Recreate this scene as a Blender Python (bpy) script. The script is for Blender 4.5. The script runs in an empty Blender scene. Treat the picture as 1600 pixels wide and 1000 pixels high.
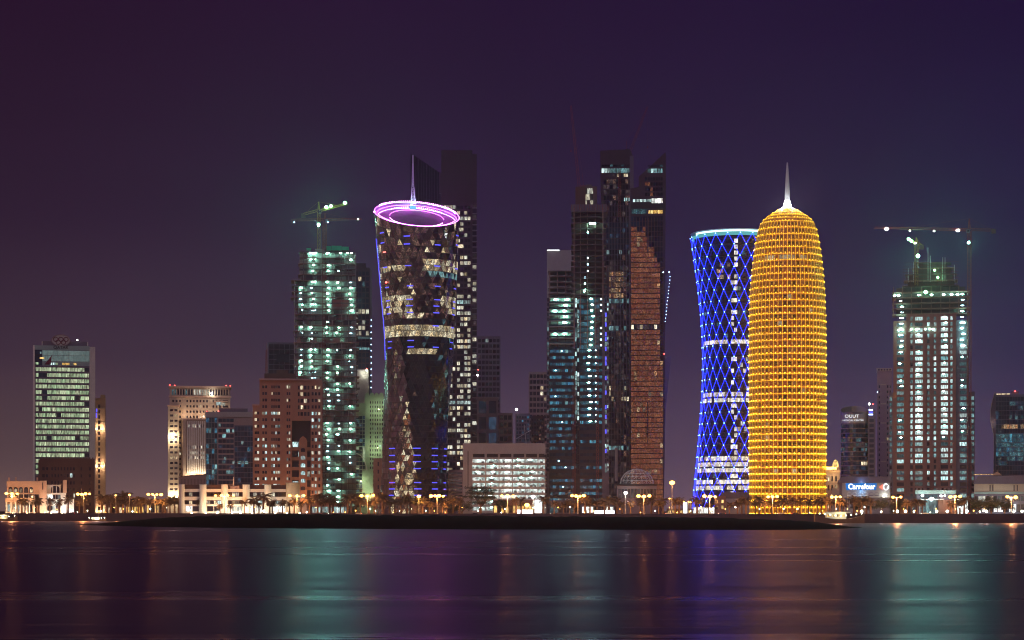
import bpy, math, random
from mathutils import Vector, Matrix

# ------------------------------------------------------------------ camera, sky, city-glow fill, exposure
S = bpy.context.scene
COL = S.collection
PI = math.pi
F = 3182.0      # focal length in photo pixels (1600 wide)
CAM_H = 8.0     # eye height above the water
HY = 797.0      # horizon row in the photo
G = 5.0         # ground level of the city above the water

cd = bpy.data.cameras.new('camera')
cam = bpy.data.objects.new('camera', cd)
COL.objects.link(cam)
cam.location = (0, 0, CAM_H)
cam.rotation_euler = (PI / 2, 0, 0)
cd.sensor_width = 36.0
cd.lens = 36.0 * F / 1600.0
cd.shift_y = (HY - 500.0) / 1600.0
cd.clip_start = 0.5
cd.clip_end = 60000
S.camera = cam

W = bpy.data.worlds.new('World')
S.world = W
W.use_nodes = True
nt = W.node_tree
nt.nodes.clear()
wo = nt.nodes.new('ShaderNodeOutputWorld')
bg = nt.nodes.new('ShaderNodeBackground')
tc = nt.nodes.new('ShaderNodeTexCoord')
sp = nt.nodes.new('ShaderNodeSeparateXYZ')
nt.links.new(tc.outputs['Generated'], sp.inputs[0])
mz = nt.nodes.new('ShaderNodeMath'); mz.operation = 'MULTIPLY'; mz.inputs[1].default_value = 3.0
nt.links.new(sp.outputs['Z'], mz.inputs[0])
rp = nt.nodes.new('ShaderNodeValToRGB')
nt.links.new(mz.outputs[0], rp.inputs[0])
SKY = [(0.0, (0.190, 0.118, 0.104)), (0.07, (0.115, 0.074, 0.080)), (0.22, (0.046, 0.028, 0.047)), (0.42, (0.0240, 0.0112, 0.0295)),
       (0.70, (0.0190, 0.0060, 0.0225)), (1.0, (0.0155, 0.0040, 0.0185))]
el = rp.color_ramp.elements
el[0].position, el[0].color = SKY[0][0], (*SKY[0][1], 1)
el[1].position, el[1].color = SKY[-1][0], (*SKY[-1][1], 1)
for p, c in SKY[1:-1]:
    e = el.new(p); e.color = (*c, 1)
mr = nt.nodes.new('ShaderNodeMapRange')
mr.inputs['From Min'].default_value = -0.30; mr.inputs['From Max'].default_value = 0.30
nt.links.new(sp.outputs['X'], mr.inputs['Value'])
tint = nt.nodes.new('ShaderNodeMix'); tint.data_type = 'RGBA'
tint.inputs['A'].default_value = (1.12, 1.07, 1.0, 1)
tint.inputs['B'].default_value = (0.66, 0.74, 1.62, 1)
nt.links.new(mr.outputs[0], tint.inputs['Factor'])
mu = nt.nodes.new('ShaderNodeMix'); mu.data_type = 'RGBA'; mu.blend_type = 'MULTIPLY'
mu.inputs['Factor'].default_value = 1.0
nt.links.new(rp.outputs[0], mu.inputs['A']); nt.links.new(tint.outputs['Result'], mu.inputs['B'])
nzw = nt.nodes.new('ShaderNodeTexNoise'); nzw.inputs['Scale'].default_value = 5.0; nzw.inputs['Detail'].default_value = 5
mpw = nt.nodes.new('ShaderNodeMapping'); mpw.inputs['Scale'].default_value = (1, 1, 2.6)
nt.links.new(tc.outputs['Generated'], mpw.inputs[0]); nt.links.new(mpw.outputs[0], nzw.inputs['Vector'])
mrw = nt.nodes.new('ShaderNodeMapRange'); mrw.inputs['From Min'].default_value = 0.3; mrw.inputs['From Max'].default_value = 0.7
mrw.inputs['To Min'].default_value = 0.90; mrw.inputs['To Max'].default_value = 1.10
nt.links.new(nzw.outputs['Fac'], mrw.inputs['Value'])
vs = nt.nodes.new('ShaderNodeVectorMath'); vs.operation = 'SCALE'
nt.links.new(mu.outputs['Result'], vs.inputs[0]); nt.links.new(mrw.outputs[0], vs.inputs['Scale'])
nt.links.new(vs.outputs[0], bg.inputs['Color'])
bg.inputs['Strength'].default_value = 1.0
nt.links.new(bg.outputs[0], wo.inputs[0])

sl = bpy.data.lights.new('city_fill', 'SUN')  # unseen fill added from behind the camera to stand for city glow
sl.energy = 0.5
sl.angle = math.radians(12)
sl.color = (1.0, 0.74, 0.92)
city_fill = bpy.data.objects.new('city_fill', sl)
COL.objects.link(city_fill)
city_fill.rotation_euler = (math.radians(58), 0, math.radians(-24))

S.view_settings.view_transform = 'Standard'
S.view_settings.look = 'None'
S.view_settings.exposure = 0.0
S.view_settings.gamma = 1.0
S.render.engine = 'CYCLES'
c = S.cycles
c.use_denoising = True
c.max_bounces = 4
c.diffuse_bounces = 2
c.glossy_bounces = 3
c.transmission_bounces = 2
c.volume_bounces = 0
c.volume_step_rate = 5.0
c.pixel_filter_type = 'BLACKMAN_HARRIS'
c.filter_width = 1.05
c.sample_clamp_indirect = 6.0
c.sample_clamp_direct = 0
c.caustics_reflective = True
c.use_light_tree = True
c.use_adaptive_sampling = True
c.adaptive_threshold = 0.01

# ------------------------------------------------------------------ materials
R = random.Random(7)
M = {}

def nmat(name):
    m = bpy.data.materials.new(name)
    m.use_nodes = True
    M[name] = m
    return m, m.node_tree, m.node_tree.nodes['Principled BSDF']

def N(t, kind, **kw):
    n = t.nodes.new(kind)
    for k, v in kw.items():
        setattr(n, k, v)
    return n

def surf(name, col, rough=0.75, metal=0.0, var=0.22, scale=0.35, bump=0.0, spec=0.4):
    m, t, p = nmat(name)
    tcn = N(t, 'ShaderNodeTexCoord')
    mp = N(t, 'ShaderNodeMapping'); mp.inputs['Scale'].default_value = (1, 1, 0.35)
    t.links.new(tcn.outputs['Object'], mp.inputs[0])
    nz = N(t, 'ShaderNodeTexNoise'); nz.inputs['Scale'].default_value = scale; nz.inputs['Detail'].default_value = 6
    t.links.new(mp.outputs[0], nz.inputs['Vector'])
    mx = N(t, 'ShaderNodeMix', data_type='RGBA')
    mx.inputs['A'].default_value = (*[max(0, v * (1 - var)) for v in col], 1)
    mx.inputs['B'].default_value = (*[min(1, v * (1 + var)) for v in col], 1)
    t.links.new(nz.outputs['Fac'], mx.inputs['Factor'])
    t.links.new(mx.outputs['Result'], p.inputs['Base Color'])
    p.inputs['Roughness'].default_value = rough
    p.inputs['Metallic'].default_value = metal
    p.inputs['Specular IOR Level'].default_value = spec
    if bump:
        b = N(t, 'ShaderNodeBump'); b.inputs['Strength'].default_value = bump; b.inputs['Distance'].default_value = 0.3
        n2 = N(t, 'ShaderNodeTexNoise'); n2.inputs['Scale'].default_value = scale * 4
        t.links.new(tcn.outputs['Object'], n2.inputs['Vector'])
        t.links.new(n2.outputs['Fac'], b.inputs['Height']); t.links.new(b.outputs[0], p.inputs['Normal'])
    return m

def glass(name, col, rough=0.12, spec=0.7):
    m, t, p = nmat(name)
    ge = N(t, 'ShaderNodeNewGeometry'); oi = N(t, 'ShaderNodeObjectInfo')
    a = N(t, 'ShaderNodeMath', operation='MULTIPLY_ADD'); a.inputs[1].default_value = 7.31
    t.links.new(ge.outputs['Random Per Island'], a.inputs[0]); t.links.new(oi.outputs['Random'], a.inputs[2])
    f = N(t, 'ShaderNodeMath', operation='FRACT'); t.links.new(a.outputs[0], f.inputs[0])
    mx = N(t, 'ShaderNodeMix', data_type='RGBA')
    mx.inputs['A'].default_value = (*[v * 0.45 for v in col], 1); mx.inputs['B'].default_value = (*[v * 1.5 for v in col], 1)
    t.links.new(f.outputs[0], mx.inputs['Factor']); t.links.new(mx.outputs['Result'], p.inputs['Base Color'])
    p.inputs['Roughness'].default_value = rough
    p.inputs['Specular IOR Level'].default_value = spec
    return m

def lit(name, c1, c2, s, contrast=1.0, sx=1.2, sz=0.35, keep=1.0, gam=1.0):
    """a glowing pane, mostly a window lit from the room behind: every pane its own level, blinds and furniture as soft streaks"""
    m, t, p = nmat(name)
    ge = N(t, 'ShaderNodeNewGeometry'); oi = N(t, 'ShaderNodeObjectInfo')
    a = N(t, 'ShaderNodeMath', operation='MULTIPLY_ADD'); a.inputs[1].default_value = 7.31
    t.links.new(ge.outputs['Random Per Island'], a.inputs[0]); t.links.new(oi.outputs['Random'], a.inputs[2])
    f = N(t, 'ShaderNodeMath', operation='FRACT'); t.links.new(a.outputs[0], f.inputs[0])
    f2 = N(t, 'ShaderNodeMath', operation='MULTIPLY'); f2.inputs[1].default_value = 17.77
    t.links.new(f.outputs[0], f2.inputs[0])
    f3 = N(t, 'ShaderNodeMath', operation='FRACT'); t.links.new(f2.outputs[0], f3.inputs[0])
    mx = N(t, 'ShaderNodeMix', data_type='RGBA')
    mx.inputs['A'].default_value = (*c1, 1); mx.inputs['B'].default_value = (*c2, 1)
    t.links.new(f.outputs[0], mx.inputs['Factor'])
    mp = N(t, 'ShaderNodeMapping'); mp.inputs['Scale'].default_value = (sx, sx, sz)
    t.links.new(ge.outputs['Position'], mp.inputs[0])
    nz = N(t, 'ShaderNodeTexNoise'); nz.inputs['Scale'].default_value = 1.0; nz.inputs['Detail'].default_value = 3
    t.links.new(mp.outputs[0], nz.inputs['Vector'])
    m1 = N(t, 'ShaderNodeMapRange')
    m1.inputs['From Min'].default_value = 0.33; m1.inputs['From Max'].default_value = 0.68
    m1.inputs['To Min'].default_value = 1 - 0.85 * min(1, contrast); m1.inputs['To Max'].default_value = 1 + 0.9 * contrast
    t.links.new(nz.outputs['Fac'], m1.inputs['Value'])
    gm = N(t, 'ShaderNodeMath', operation='POWER'); gm.inputs[1].default_value = gam; t.links.new(m1.outputs[0], gm.inputs[0])
    pw = N(t, 'ShaderNodeMath', operation='POWER'); pw.inputs[1].default_value = 1.6
    t.links.new(f3.outputs[0], pw.inputs[0])
    m2 = N(t, 'ShaderNodeMapRange')
    m2.inputs['To Min'].default_value = 1 - 0.75 * keep; m2.inputs['To Max'].default_value = 1 + 0.8 * keep
    t.links.new(pw.outputs[0], m2.inputs['Value'])
    mu = N(t, 'ShaderNodeMath', operation='MULTIPLY'); t.links.new(gm.outputs[0], mu.inputs[0]); t.links.new(m2.outputs[0], mu.inputs[1])
    ms = N(t, 'ShaderNodeMath', operation='MULTIPLY'); ms.inputs[1].default_value = s; t.links.new(mu.outputs[0], ms.inputs[0])
    p.inputs['Base Color'].default_value = (0.02, 0.02, 0.025, 1)
    p.inputs['Roughness'].default_value = 0.15
    t.links.new(mx.outputs['Result'], p.inputs['Emission Color'])
    t.links.new(ms.outputs[0], p.inputs['Emission Strength'])
    m.cycles.emission_sampling = 'NONE'
    return m

def lamp(name, col, s, sample=True):
    m, t, p = nmat(name)
    t.nodes.remove(p)
    e = N(t, 'ShaderNodeEmission'); e.inputs['Color'].default_value = (*col, 1); e.inputs['Strength'].default_value = s
    t.links.new(e.outputs[0], t.nodes['Material Output'].inputs['Surface'])
    m.cycles.emission_sampling = 'AUTO' if sample else 'NONE'
    return m

surf('concrete', (0.34, 0.33, 0.32), 0.85, var=0.3)
surf('concrete_dark', (0.13, 0.10, 0.10), 0.9, var=0.35)
surf('concrete_raw', (0.30, 0.19, 0.16), 0.9, var=0.35)
surf('concrete_pale', (0.55, 0.54, 0.50), 0.8)
surf('white_paint', (0.75, 0.72, 0.66), 0.6, var=0.08)
surf('peach_stone', (0.62, 0.43, 0.32), 0.75, var=0.12)
surf('beige_stone', (0.50, 0.40, 0.30), 0.8, var=0.12)
surf('brown_stone', (0.31, 0.165, 0.12), 0.8, var=0.18)
surf('rose_stone', (0.25, 0.13, 0.115), 0.8, var=0.2)
surf('dark_stone', (0.12, 0.062, 0.05), 0.8, var=0.25)
surf('grey_panel', (0.36, 0.34, 0.34), 0.55, var=0.12)
surf('teal_panel', (0.30, 0.42, 0.40), 0.35, var=0.12)
surf('green_lit_stone', (0.42, 0.52, 0.36), 0.8, var=0.12)  # green floodlight partly put into the stone colour
surf('mauve_stone', (0.33, 0.24, 0.24), 0.8, var=0.15)
surf('slate_panel', (0.14, 0.12, 0.17), 0.5, var=0.2)
surf('dark_clad', (0.055, 0.030, 0.050), 0.35, var=0.3)
surf('frame_dark', (0.03, 0.022, 0.03), 0.4, var=0.3)
surf('frame_grey', (0.22, 0.21, 0.23), 0.4, metal=0.6)
surf('steel_red', (0.24, 0.05, 0.04), 0.6, var=0.3)
surf('steel_yellow', (0.40, 0.28, 0.06), 0.5, var=0.3)
surf('steel_white', (0.6, 0.62, 0.65), 0.4)
surf('netting_green', (0.05, 0.62, 0.30), 0.9)
surf('netting_dark', (0.05, 0.05, 0.07), 0.95)
surf('copper_fin', (0.30, 0.14, 0.08), 0.35, metal=0.5, var=0.3)
surf('gold_screen', (0.85, 0.55, 0.10), 0.5, metal=0.0, var=0.2, scale=0.6)
surf('drum_brown', (0.42, 0.14, 0.09), 0.5, var=0.3)
surf('asphalt', (0.05, 0.05, 0.05), 0.9)
surf('paving', (0.22, 0.18, 0.15), 0.85)
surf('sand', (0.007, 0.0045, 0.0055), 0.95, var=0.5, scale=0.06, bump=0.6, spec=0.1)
surf('earth', (0.06, 0.045, 0.04), 0.95, var=0.4, scale=0.02, spec=0.1)
surf('sea_stone', (0.075, 0.05, 0.06), 0.9, var=0.4)
surf('bark', (0.16, 0.09, 0.06), 0.95, var=0.3, scale=2)
surf('palm_leaf', (0.115, 0.072, 0.04), 0.7, var=0.5, scale=1.5)
surf('tree_leaf', (0.035, 0.05, 0.03), 0.7, var=0.6, scale=0.8)
surf('pole_metal', (0.30, 0.28, 0.27), 0.5, metal=0.3)
surf('car_white', (0.7, 0.7, 0.7), 0.25, var=0.03)
surf('car_dark', (0.05, 0.05, 0.07), 0.25, var=0.05)
surf('rubber', (0.02, 0.02, 0.02), 0.9)
surf('hull_wood', (0.20, 0.11, 0.06), 0.6, var=0.3, scale=2)
surf('maroon', (0.16, 0.02, 0.05), 0.6)
surf('ink', (0.01, 0.012, 0.015), 0.5)
glass('glass_dark', (0.020, 0.018, 0.030))
glass('glass_blue', (0.020, 0.040, 0.075))
glass('glass_teal', (0.03, 0.07, 0.085))
glass('glass_mauve', (0.13, 0.085, 0.105), 0.3, 0.6)
glass('glass_navy', (0.016, 0.012, 0.045), 0.2, 0.5)
glass('glass_brown', (0.055, 0.028, 0.022))
lit('win_green', (0.50, 0.74, 0.42), (0.80, 0.92, 0.58), 0.54, contrast=1.0, keep=0.35, sx=1.3, sz=0.2)
lit('win_haze', (0.30, 0.44, 0.43), (0.32, 0.45, 0.43), 0.34, contrast=0.25, keep=0.15)
lit('win_warm', (1.0, 0.74, 0.40), (1.0, 0.90, 0.66), 0.6)
lit('win_cream', (1.0, 0.88, 0.62), (0.95, 1.0, 0.86), 0.58, contrast=1.0, keep=0.7, sx=2.0)
lit('win_cool', (0.50, 0.86, 0.86), (0.80, 1.0, 0.98), 0.66, contrast=0.9, sx=1.6)
lit('win_teal', (0.22, 0.52, 0.56), (0.40, 0.74, 0.76), 0.36, contrast=1.0, sx=1.6)
lit('win_tealdim', (0.10, 0.32, 0.42), (0.22, 0.55, 0.62), 0.17, contrast=1.0, sx=1.8, sz=1.0, keep=0.6, gam=1.4)
lit('win_blue', (0.035, 0.16, 0.30), (0.08, 0.34, 0.46), 0.50, contrast=1.0)
lit('win_bluedim', (0.04, 0.10, 0.22), (0.08, 0.2, 0.35), 0.14, contrast=1.0)
lit('glow_garage', (0.72, 0.98, 0.90), (0.95, 1.0, 0.95), 0.72, contrast=0.9, keep=0.4, sx=0.5, sz=0.5)
lit('glow_bronze', (0.80, 0.20, 0.085), (1.0, 0.36, 0.16), 0.17, contrast=0.75, keep=0.35, sx=1.7, sz=0.9, gam=1.3)  # on the bronze tower this glow carries reflected city lights
lit('glow_bronzehot', (1.0, 0.45, 0.18), (1.0, 0.72, 0.42), 0.24, contrast=1.0, keep=0.8, sx=1.6, sz=1.4, gam=1.8)
lit('glow_gold', (0.66, 0.25, 0.22), (0.92, 0.52, 0.36), 0.072, contrast=1.0, keep=0.9, sx=1.3, sz=1.3, gam=2.0)
lit('win_goldhot', (1.0, 0.72, 0.36), (1.0, 0.92, 0.66), 0.46, contrast=1.0, keep=0.8, sx=1.3, sz=0.9, gam=1.3)
lit('win_strip', (0.60, 0.94, 0.92), (0.85, 1.0, 0.97), 1.0, contrast=0.7, keep=0.5, sx=1.6)
lit('win_band', (1.0, 0.90, 0.66), (1.0, 0.95, 0.82), 0.95, contrast=0.7, keep=0.4, sx=0.7)
lit('win_mauve', (0.34, 0.22, 0.24), (0.45, 0.33, 0.30), 0.085, contrast=1.0, keep=1.0)
lit('win_amber', (1.0, 0.55, 0.12), (1.0, 0.75, 0.30), 0.9, keep=0.5)
lit('win_shop', (1.0, 0.95, 0.85), (0.9, 1.0, 0.95), 1.6, keep=0.5)
lamp('lamp_sodium', (1.0, 0.40, 0.06), 14)
lamp('lamp_white', (0.95, 1.0, 0.92), 30)
lamp('lamp_garden', (0.92, 1.0, 0.75), 14)
lamp('lamp_work', (0.36, 1.0, 0.76), 78)
lamp('lamp_workdim', (0.45, 0.85, 0.95), 9)
lamp('lamp_crane', (0.15, 1.0, 0.58), 3000)
lamp('lamp_green', (0.25, 1.0, 0.42), 45)
lamp('lamp_red', (1.0, 0.06, 0.05), 12, False)
lamp('led_bluewhite', (0.45, 0.62, 1.0), 7, False)
lamp('led_blue', (0.008, 0.022, 1.0), 9.0)
lamp('led_bluenode', (0.22, 0.52, 1.0), 6)
lamp('led_strip', (0.10, 0.10, 1.0), 1.6, False)
lamp('led_violet', (0.62, 0.10, 0.95), 24.0)
lamp('led_pink', (1.0, 0.34, 1.0), 18)
lamp('screen_glow', (1.0, 0.55, 0.015), 4.4)
lamp('led_sky', (0.10, 0.40, 0.95), 1.6, False)
lamp('drum_glow', (1.0, 0.36, 0.03), 7)
lamp('led_golddot', (1.0, 0.60, 0.03), 60)
lamp('led_tealring', (0.55, 1.0, 0.98), 2.6)
lamp('led_tealsoft', (0.16, 0.62, 0.64), 0.75)
lamp('sign_white', (0.92, 0.97, 1.0), 3.2)
lamp('sign_soft', (0.9, 0.95, 1.0), 1.1, False)
lamp('sign_blue', (0.02, 0.25, 0.85), 0.75)
lamp('sign_red', (1.0, 0.22, 0.14), 1.5)
lamp('flood_warm', (1.0, 0.80, 0.45), 40)
lamp('flood_amber', (1.0, 0.62, 0.10), 8)

# ------------------------------------------------------------------ mesh helpers
class MB:
    def __init__(s):
        s.v = []; s.f = []; s.mi = []; s.mats = []; s.cur = 0
    def mat(s, m):
        if m not in s.mats: s.mats.append(m)
        s.cur = s.mats.index(m); return s
    def face(s, *idx):
        s.f.append(idx); s.mi.append(s.cur)
    def quad(s, a, b, c, d):
        n = len(s.v); s.v += [tuple(a), tuple(b), tuple(c), tuple(d)]; s.face(n, n+1, n+2, n+3); return s
    def tri(s, a, b, c):
        n = len(s.v); s.v += [tuple(a), tuple(b), tuple(c)]; s.face(n, n+1, n+2); return s
    def box(s, x0, x1, y0, y1, z0, z1):
        n = len(s.v)
        s.v += [(x0,y0,z0),(x1,y0,z0),(x1,y1,z0),(x0,y1,z0),(x0,y0,z1),(x1,y0,z1),(x1,y1,z1),(x0,y1,z1)]
        for q in ((0,3,2,1),(4,5,6,7),(0,1,5,4),(1,2,6,5),(2,3,7,6),(3,0,4,7)):
            s.face(*[n+i for i in q])
        return s
    def prism(s, pts, z0, z1):            # pts ccw in xy
        n = len(s.v); k = len(pts)
        s.v += [(p[0], p[1], z0) for p in pts] + [(p[0], p[1], z1) for p in pts]
        s.face(*[n+i for i in range(k-1, -1, -1)]); s.face(*[n+k+i for i in range(k)])
        for i in range(k):
            j = (i+1) % k; s.face(n+i, n+j, n+k+j, n+k+i)
        return s
    def plate(s, pts, y0, y1):            # outline in xz, thickness in y (front y0)
        n = len(s.v); k = len(pts)
        s.v += [(p[0], y0, p[1]) for p in pts] + [(p[0], y1, p[1]) for p in pts]
        s.face(*[n+i for i in range(k)]); s.face(*[n+k+i for i in range(k-1, -1, -1)])
        for i in range(k):
            j = (i+1) % k; s.face(n+j, n+i, n+k+i, n+k+j)
        return s
    def bar(s, a, b, r, k=4, r2=None):
        a = Vector(a); b = Vector(b); d = b - a
        if d.length < 1e-6: return s
        d.normalize(); u = d.cross(Vector((0,0,1)))
        if u.length < 1e-3: u = Vector((1,0,0))
        u.normalize(); w = d.cross(u); n = len(s.v); r2 = r if r2 is None else r2
        for p, rr in ((a, r), (b, r2)):
            for i in range(k):
                t = 2*PI*(i+.5)/k; s.v.append(tuple(p + u*math.cos(t)*rr + w*math.sin(t)*rr))
        for i in range(k):
            j = (i+1) % k; s.face(n+i, n+j, n+k+j, n+k+i)
        s.face(*[n+i for i in range(k-1,-1,-1)]); s.face(*[n+k+i for i in range(k)])
        return s
    def lathe(s, cx, cy, prof, k=24, a0=0, a1=2*PI, cap=True):   # prof [(r,z)] bottom to top
        full = abs(a1-a0-2*PI) < 1e-6; m = k if full else k+1; n = len(s.v)
        for r, z in prof:
            for i in range(m):
                t = a0+(a1-a0)*i/k; s.v.append((cx+r*math.sin(t), cy-r*math.cos(t), z))
        for j in range(len(prof)-1):
            for i in range(k):
                i2 = (i+1) % m
                s.face(n+j*m+i, n+j*m+i2, n+(j+1)*m+i2, n+(j+1)*m+i)
        if cap and full:
            s.face(*[n+i for i in range(m-1,-1,-1)]); q = n+(len(prof)-1)*m; s.face(*[q+i for i in range(m)])
        return s
    def ball(s, c, r, k=8, h=5, sz=1.0):
        return s.lathe(c[0], c[1], [(max(1e-3, r*math.sin(PI*j/h)), c[2]-r*sz*math.cos(PI*j/h)) for j in range(h+1)], k, cap=False)
    def mesh(s, name):
        me = bpy.data.meshes.new(name); me.from_pydata(s.v, [], s.f)
        for m in s.mats: me.materials.append(M[m])
        if len(s.mats) > 1: me.polygons.foreach_set('material_index', s.mi)
        me.update(); return me
    def build(s, name, m=None, parent=None, smooth=False):
        if m: s.mats = [m]; s.mi = [0]*len(s.f)
        me = s.mesh(name)
        if smooth: me.polygons.foreach_set('use_smooth', [True]*len(me.polygons))
        o = bpy.data.objects.new(name, me); COL.objects.link(o)
        if parent: o.parent = parent
        return o

def tag(o, label=None, cat=None, group=None, kind=None):
    if label: o['label'] = label
    if cat: o['category'] = cat
    if group: o['group'] = group
    if kind: o['kind'] = kind
    return o

def empty(name, loc, rz=0):
    o = bpy.data.objects.new(name, None); o.empty_display_size = 1; COL.objects.link(o)
    o.location = loc; o.rotation_euler = (0, 0, rz); return o

def inst(name, me, parent, loc, scale=(1,1,1), rz=0, rx=0):
    o = bpy.data.objects.new(name, me); COL.objects.link(o); o.parent = parent
    o.location = loc; o.scale = scale; o.rotation_euler = (rx, 0, rz); return o

def copy_tree(o, parent=None):
    q = o.copy(); COL.objects.link(q); q.parent = parent
    for ch in list(o.children): copy_tree(ch, q)
    return q

UB = {}
def ubox(m):
    if m not in UB:
        mb = MB().box(-.5,.5,-.5,.5,-.5,.5); mb.mat(m); mb.mi = [0]*len(mb.f); UB[m] = mb.mesh('pane_'+m)
    return UB[m]
UA = {}
def uarch(m):
    if m not in UA:
        pts = [(-.5,-.5),(.5,-.5),(.5,.2)] + [(.5*math.cos(t), .2+.3*math.sin(t)) for t in (PI*.17, PI*.34, PI*.5, PI*.66, PI*.83)] + [(-.5,.2)]
        mb = MB().plate(pts, -.5, .5); mb.mat(m); mb.mi = [0]*len(mb.f); UA[m] = mb.mesh('arch_'+m)
    return UA[m]
US = {}
def uball(m):
    if m not in US:
        mb = MB().ball((0,0,0), 1, 8, 6); mb.mat(m); mb.mi = [0]*len(mb.f); US[m] = mb.mesh('bulb_'+m)
    return US[m]

def text_mesh(txt, size, m, depth=0.15, bold=0.0, sx=1.0):
    cu = bpy.data.curves.new('lettering', 'FONT'); cu.body = txt; cu.size = size; cu.extrude = depth; cu.offset = bold
    cu.align_x = 'CENTER'; cu.align_y = 'CENTER'; cu.resolution_u = 3
    o = bpy.data.objects.new('lettering_tmp', cu); COL.objects.link(o)
    bpy.context.view_layer.update()
    me = bpy.data.meshes.new_from_object(o.evaluated_get(bpy.context.evaluated_depsgraph_get()))
    bpy.data.objects.remove(o); bpy.data.curves.remove(cu)
    me.transform(Matrix.Scale(sx, 4, (1,0,0)))
    me.transform(Matrix.Rotation(PI/2, 4, 'X'))
    me.materials.clear(); me.materials.append(M[m]); return me

def light(parent, loc, col, power, radius=0.5, kind='POINT', rot=None, size=None, blend=0.6):
    l = bpy.data.lights.new('glow', kind); l.energy = power; l.color = col; l.shadow_soft_size = radius
    if kind == 'SPOT': l.spot_size = size; l.spot_blend = blend
    o = bpy.data.objects.new('glow', l); COL.objects.link(o); o.parent = parent; o.location = loc
    if rot: o.rotation_euler = rot
    return o

def PX(px, Y): return (px-800.0)/F*Y
def PZ(py, Y): return CAM_H-(py-HY)/F*Y

def rows(y0, pitch, n, h): return [(y0+i*pitch, y0+i*pitch+h) for i in range(n)]
def cols(x0, x1, n, gap): 
    w = (x1-x0)/n; return [(x0+i*w+gap/2, x0+(i+1)*w-gap/2) for i in range(n)]

class B:
    """a building whose front faces the bay; photo pixels give its real width and height at its own distance"""
    def __init__(s, name, label, pxc, Y, cat='building', group=None, yaw=0.0, ground=G):
        s.X0 = PX(pxc, Y); s.Y = Y; s.pxc = pxc; s.g = ground
        th = math.atan2(s.X0, Y)
        s.sx = Y*math.cos(th)/F; s.sz = Y/F
        s.root = empty(name, (s.X0, Y, ground), -th+yaw)
        tag(s.root, label, cat, group)
        s.walls = {}; s.wins = []; s.nr = random.Random(int(pxc*13+Y))
    def x(s, px): return (px-s.pxc)*s.sx
    def z(s, py): return max(0.0, CAM_H-(py-HY)*s.sz-s.g)
    def mb(s, m):
        if m not in s.walls: s.walls[m] = MB()
        return s.walls[m]
    def bx(s, m, px0, px1, py0, py1, y0, y1):
        s.mb(m).box(s.x(px0), s.x(px1), y0, y1, s.z(py1), s.z(py0))
    def part(s, name, m, px0, px1, py0, py1, y0, y1, parent=None):
        return MB().box(s.x(px0), s.x(px1), y0, y1, s.z(py1), s.z(py0)).build(name, m, parent or s.root)
    def win(s, m, px0, px1, py0, py1, y=0.0, d=0.12, name='window', arch=False):
        x0, x1, z0, z1 = s.x(px0), s.x(px1), s.z(py1), s.z(py0)
        s.wins.append((name, m, ((x0+x1)/2, y, (z0+z1)/2), (x1-x0, d, z1-z0), 0.0, arch))
    def pwin(s, m, cx, cy, r, th, z0, z1, w, d=0.12, name='window'):
        s.wins.append((name, m, (cx+r*math.sin(th), cy-r*math.cos(th), (z0+z1)/2), (w, d, z1-z0), th, False))
    def dot(s, name, m, px, py, y, r, sq=1.0):
        return inst(name, uball(m), s.root, (s.x(px), y, s.z(py)), (r, r, r*sq))
    def facade(s, px0, px1, py0, py1, cl, rw, wm, fn, depth=22, y0=0.0, rec=0.5, pier=None, arch=False, core=True):
        pm = pier or wm
        if core: s.bx(wm, px0, px1, py0, py1, y0+rec, y0+depth)
        ys = [py0]+[v for r in rw for v in r]+[py1]
        for i in range(0, len(ys), 2):
            if ys[i+1]-ys[i] > 0.05: s.bx(wm, px0, px1, ys[i], ys[i+1], y0, y0+rec+.05)
        xs = [px0]+[v for q in cl for v in q]+[px1]
        for i in range(0, len(xs), 2):
            if xs[i+1]-xs[i] > 0.05: s.bx(pm, xs[i]+.003, xs[i+1]-.003, py0+.004, py1, y0-.04, y0+rec+.07)
        for i, (a, b) in enumerate(cl):
            for j, (p, q) in enumerate(rw):
                m = fn(i, j)
                if m: s.win(m, a-.02, b+.02, p-.02, q+.02, y0+rec-.1, .2, arch=arch)
    def finish(s, limit=290, wallname='wall'):
        for m, mb in s.walls.items(): mb.build(wallname, m, s.root)
        by = {}
        for w in s.wins: by.setdefault(w[0], []).append(w)
        for nm, ws in by.items():
            ws.sort(key=lambda w: -w[3][0]*w[3][2])
            for w in ws[:limit]:
                inst(nm, (uarch if w[5] else ubox)(w[1]), s.root, w[2], w[3], w[4])
            if len(ws) > limit:
                mb = MB()
                for _, m, c0, sc, rz, ar in ws[limit:]:
                    mb.mat(m); k = len(mb.v)
                    src = (uarch if ar else ubox)(m); cr, sr = math.cos(rz), math.sin(rz)
                    for v in src.vertices:
                        x, y, z = v.co.x*sc[0], v.co.y*sc[1], v.co.z*sc[2]
                        mb.v.append((c0[0]+x*cr-y*sr, c0[1]+x*sr+y*cr, c0[2]+z))
                    for p in src.polygons: mb.face(*[k+i for i in p.vertices])
                tag(mb.build(nm, None, s.root), kind='stuff')
        return s.root

def pick(r, *opts):          # opts: (weight, material)
    t = r.random()*sum(o[0] for o in opts)
    for w, m in opts:
        t -= w
        if t <= 0: return m
    return opts[-1][1]
# ------------------------------------------------------------------ water, ground, sandbar, sea wall
SHORE = [(-2600, 1560), (-300, 1520), (140, 1490), (420, 1400), (700, 1320), (1000, 1262), (1350, 1245), (1700, 1240), (4200, 1230)]
def shore(px):
    for (a, ya), (b, yb) in zip(SHORE, SHORE[1:]):
        if px <= b: return ya+(yb-ya)*max(0, (px-a)/(b-a))
    return SHORE[-1][1]
SP = [(PX(p, y), y) for p, y in SHORE]

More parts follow.
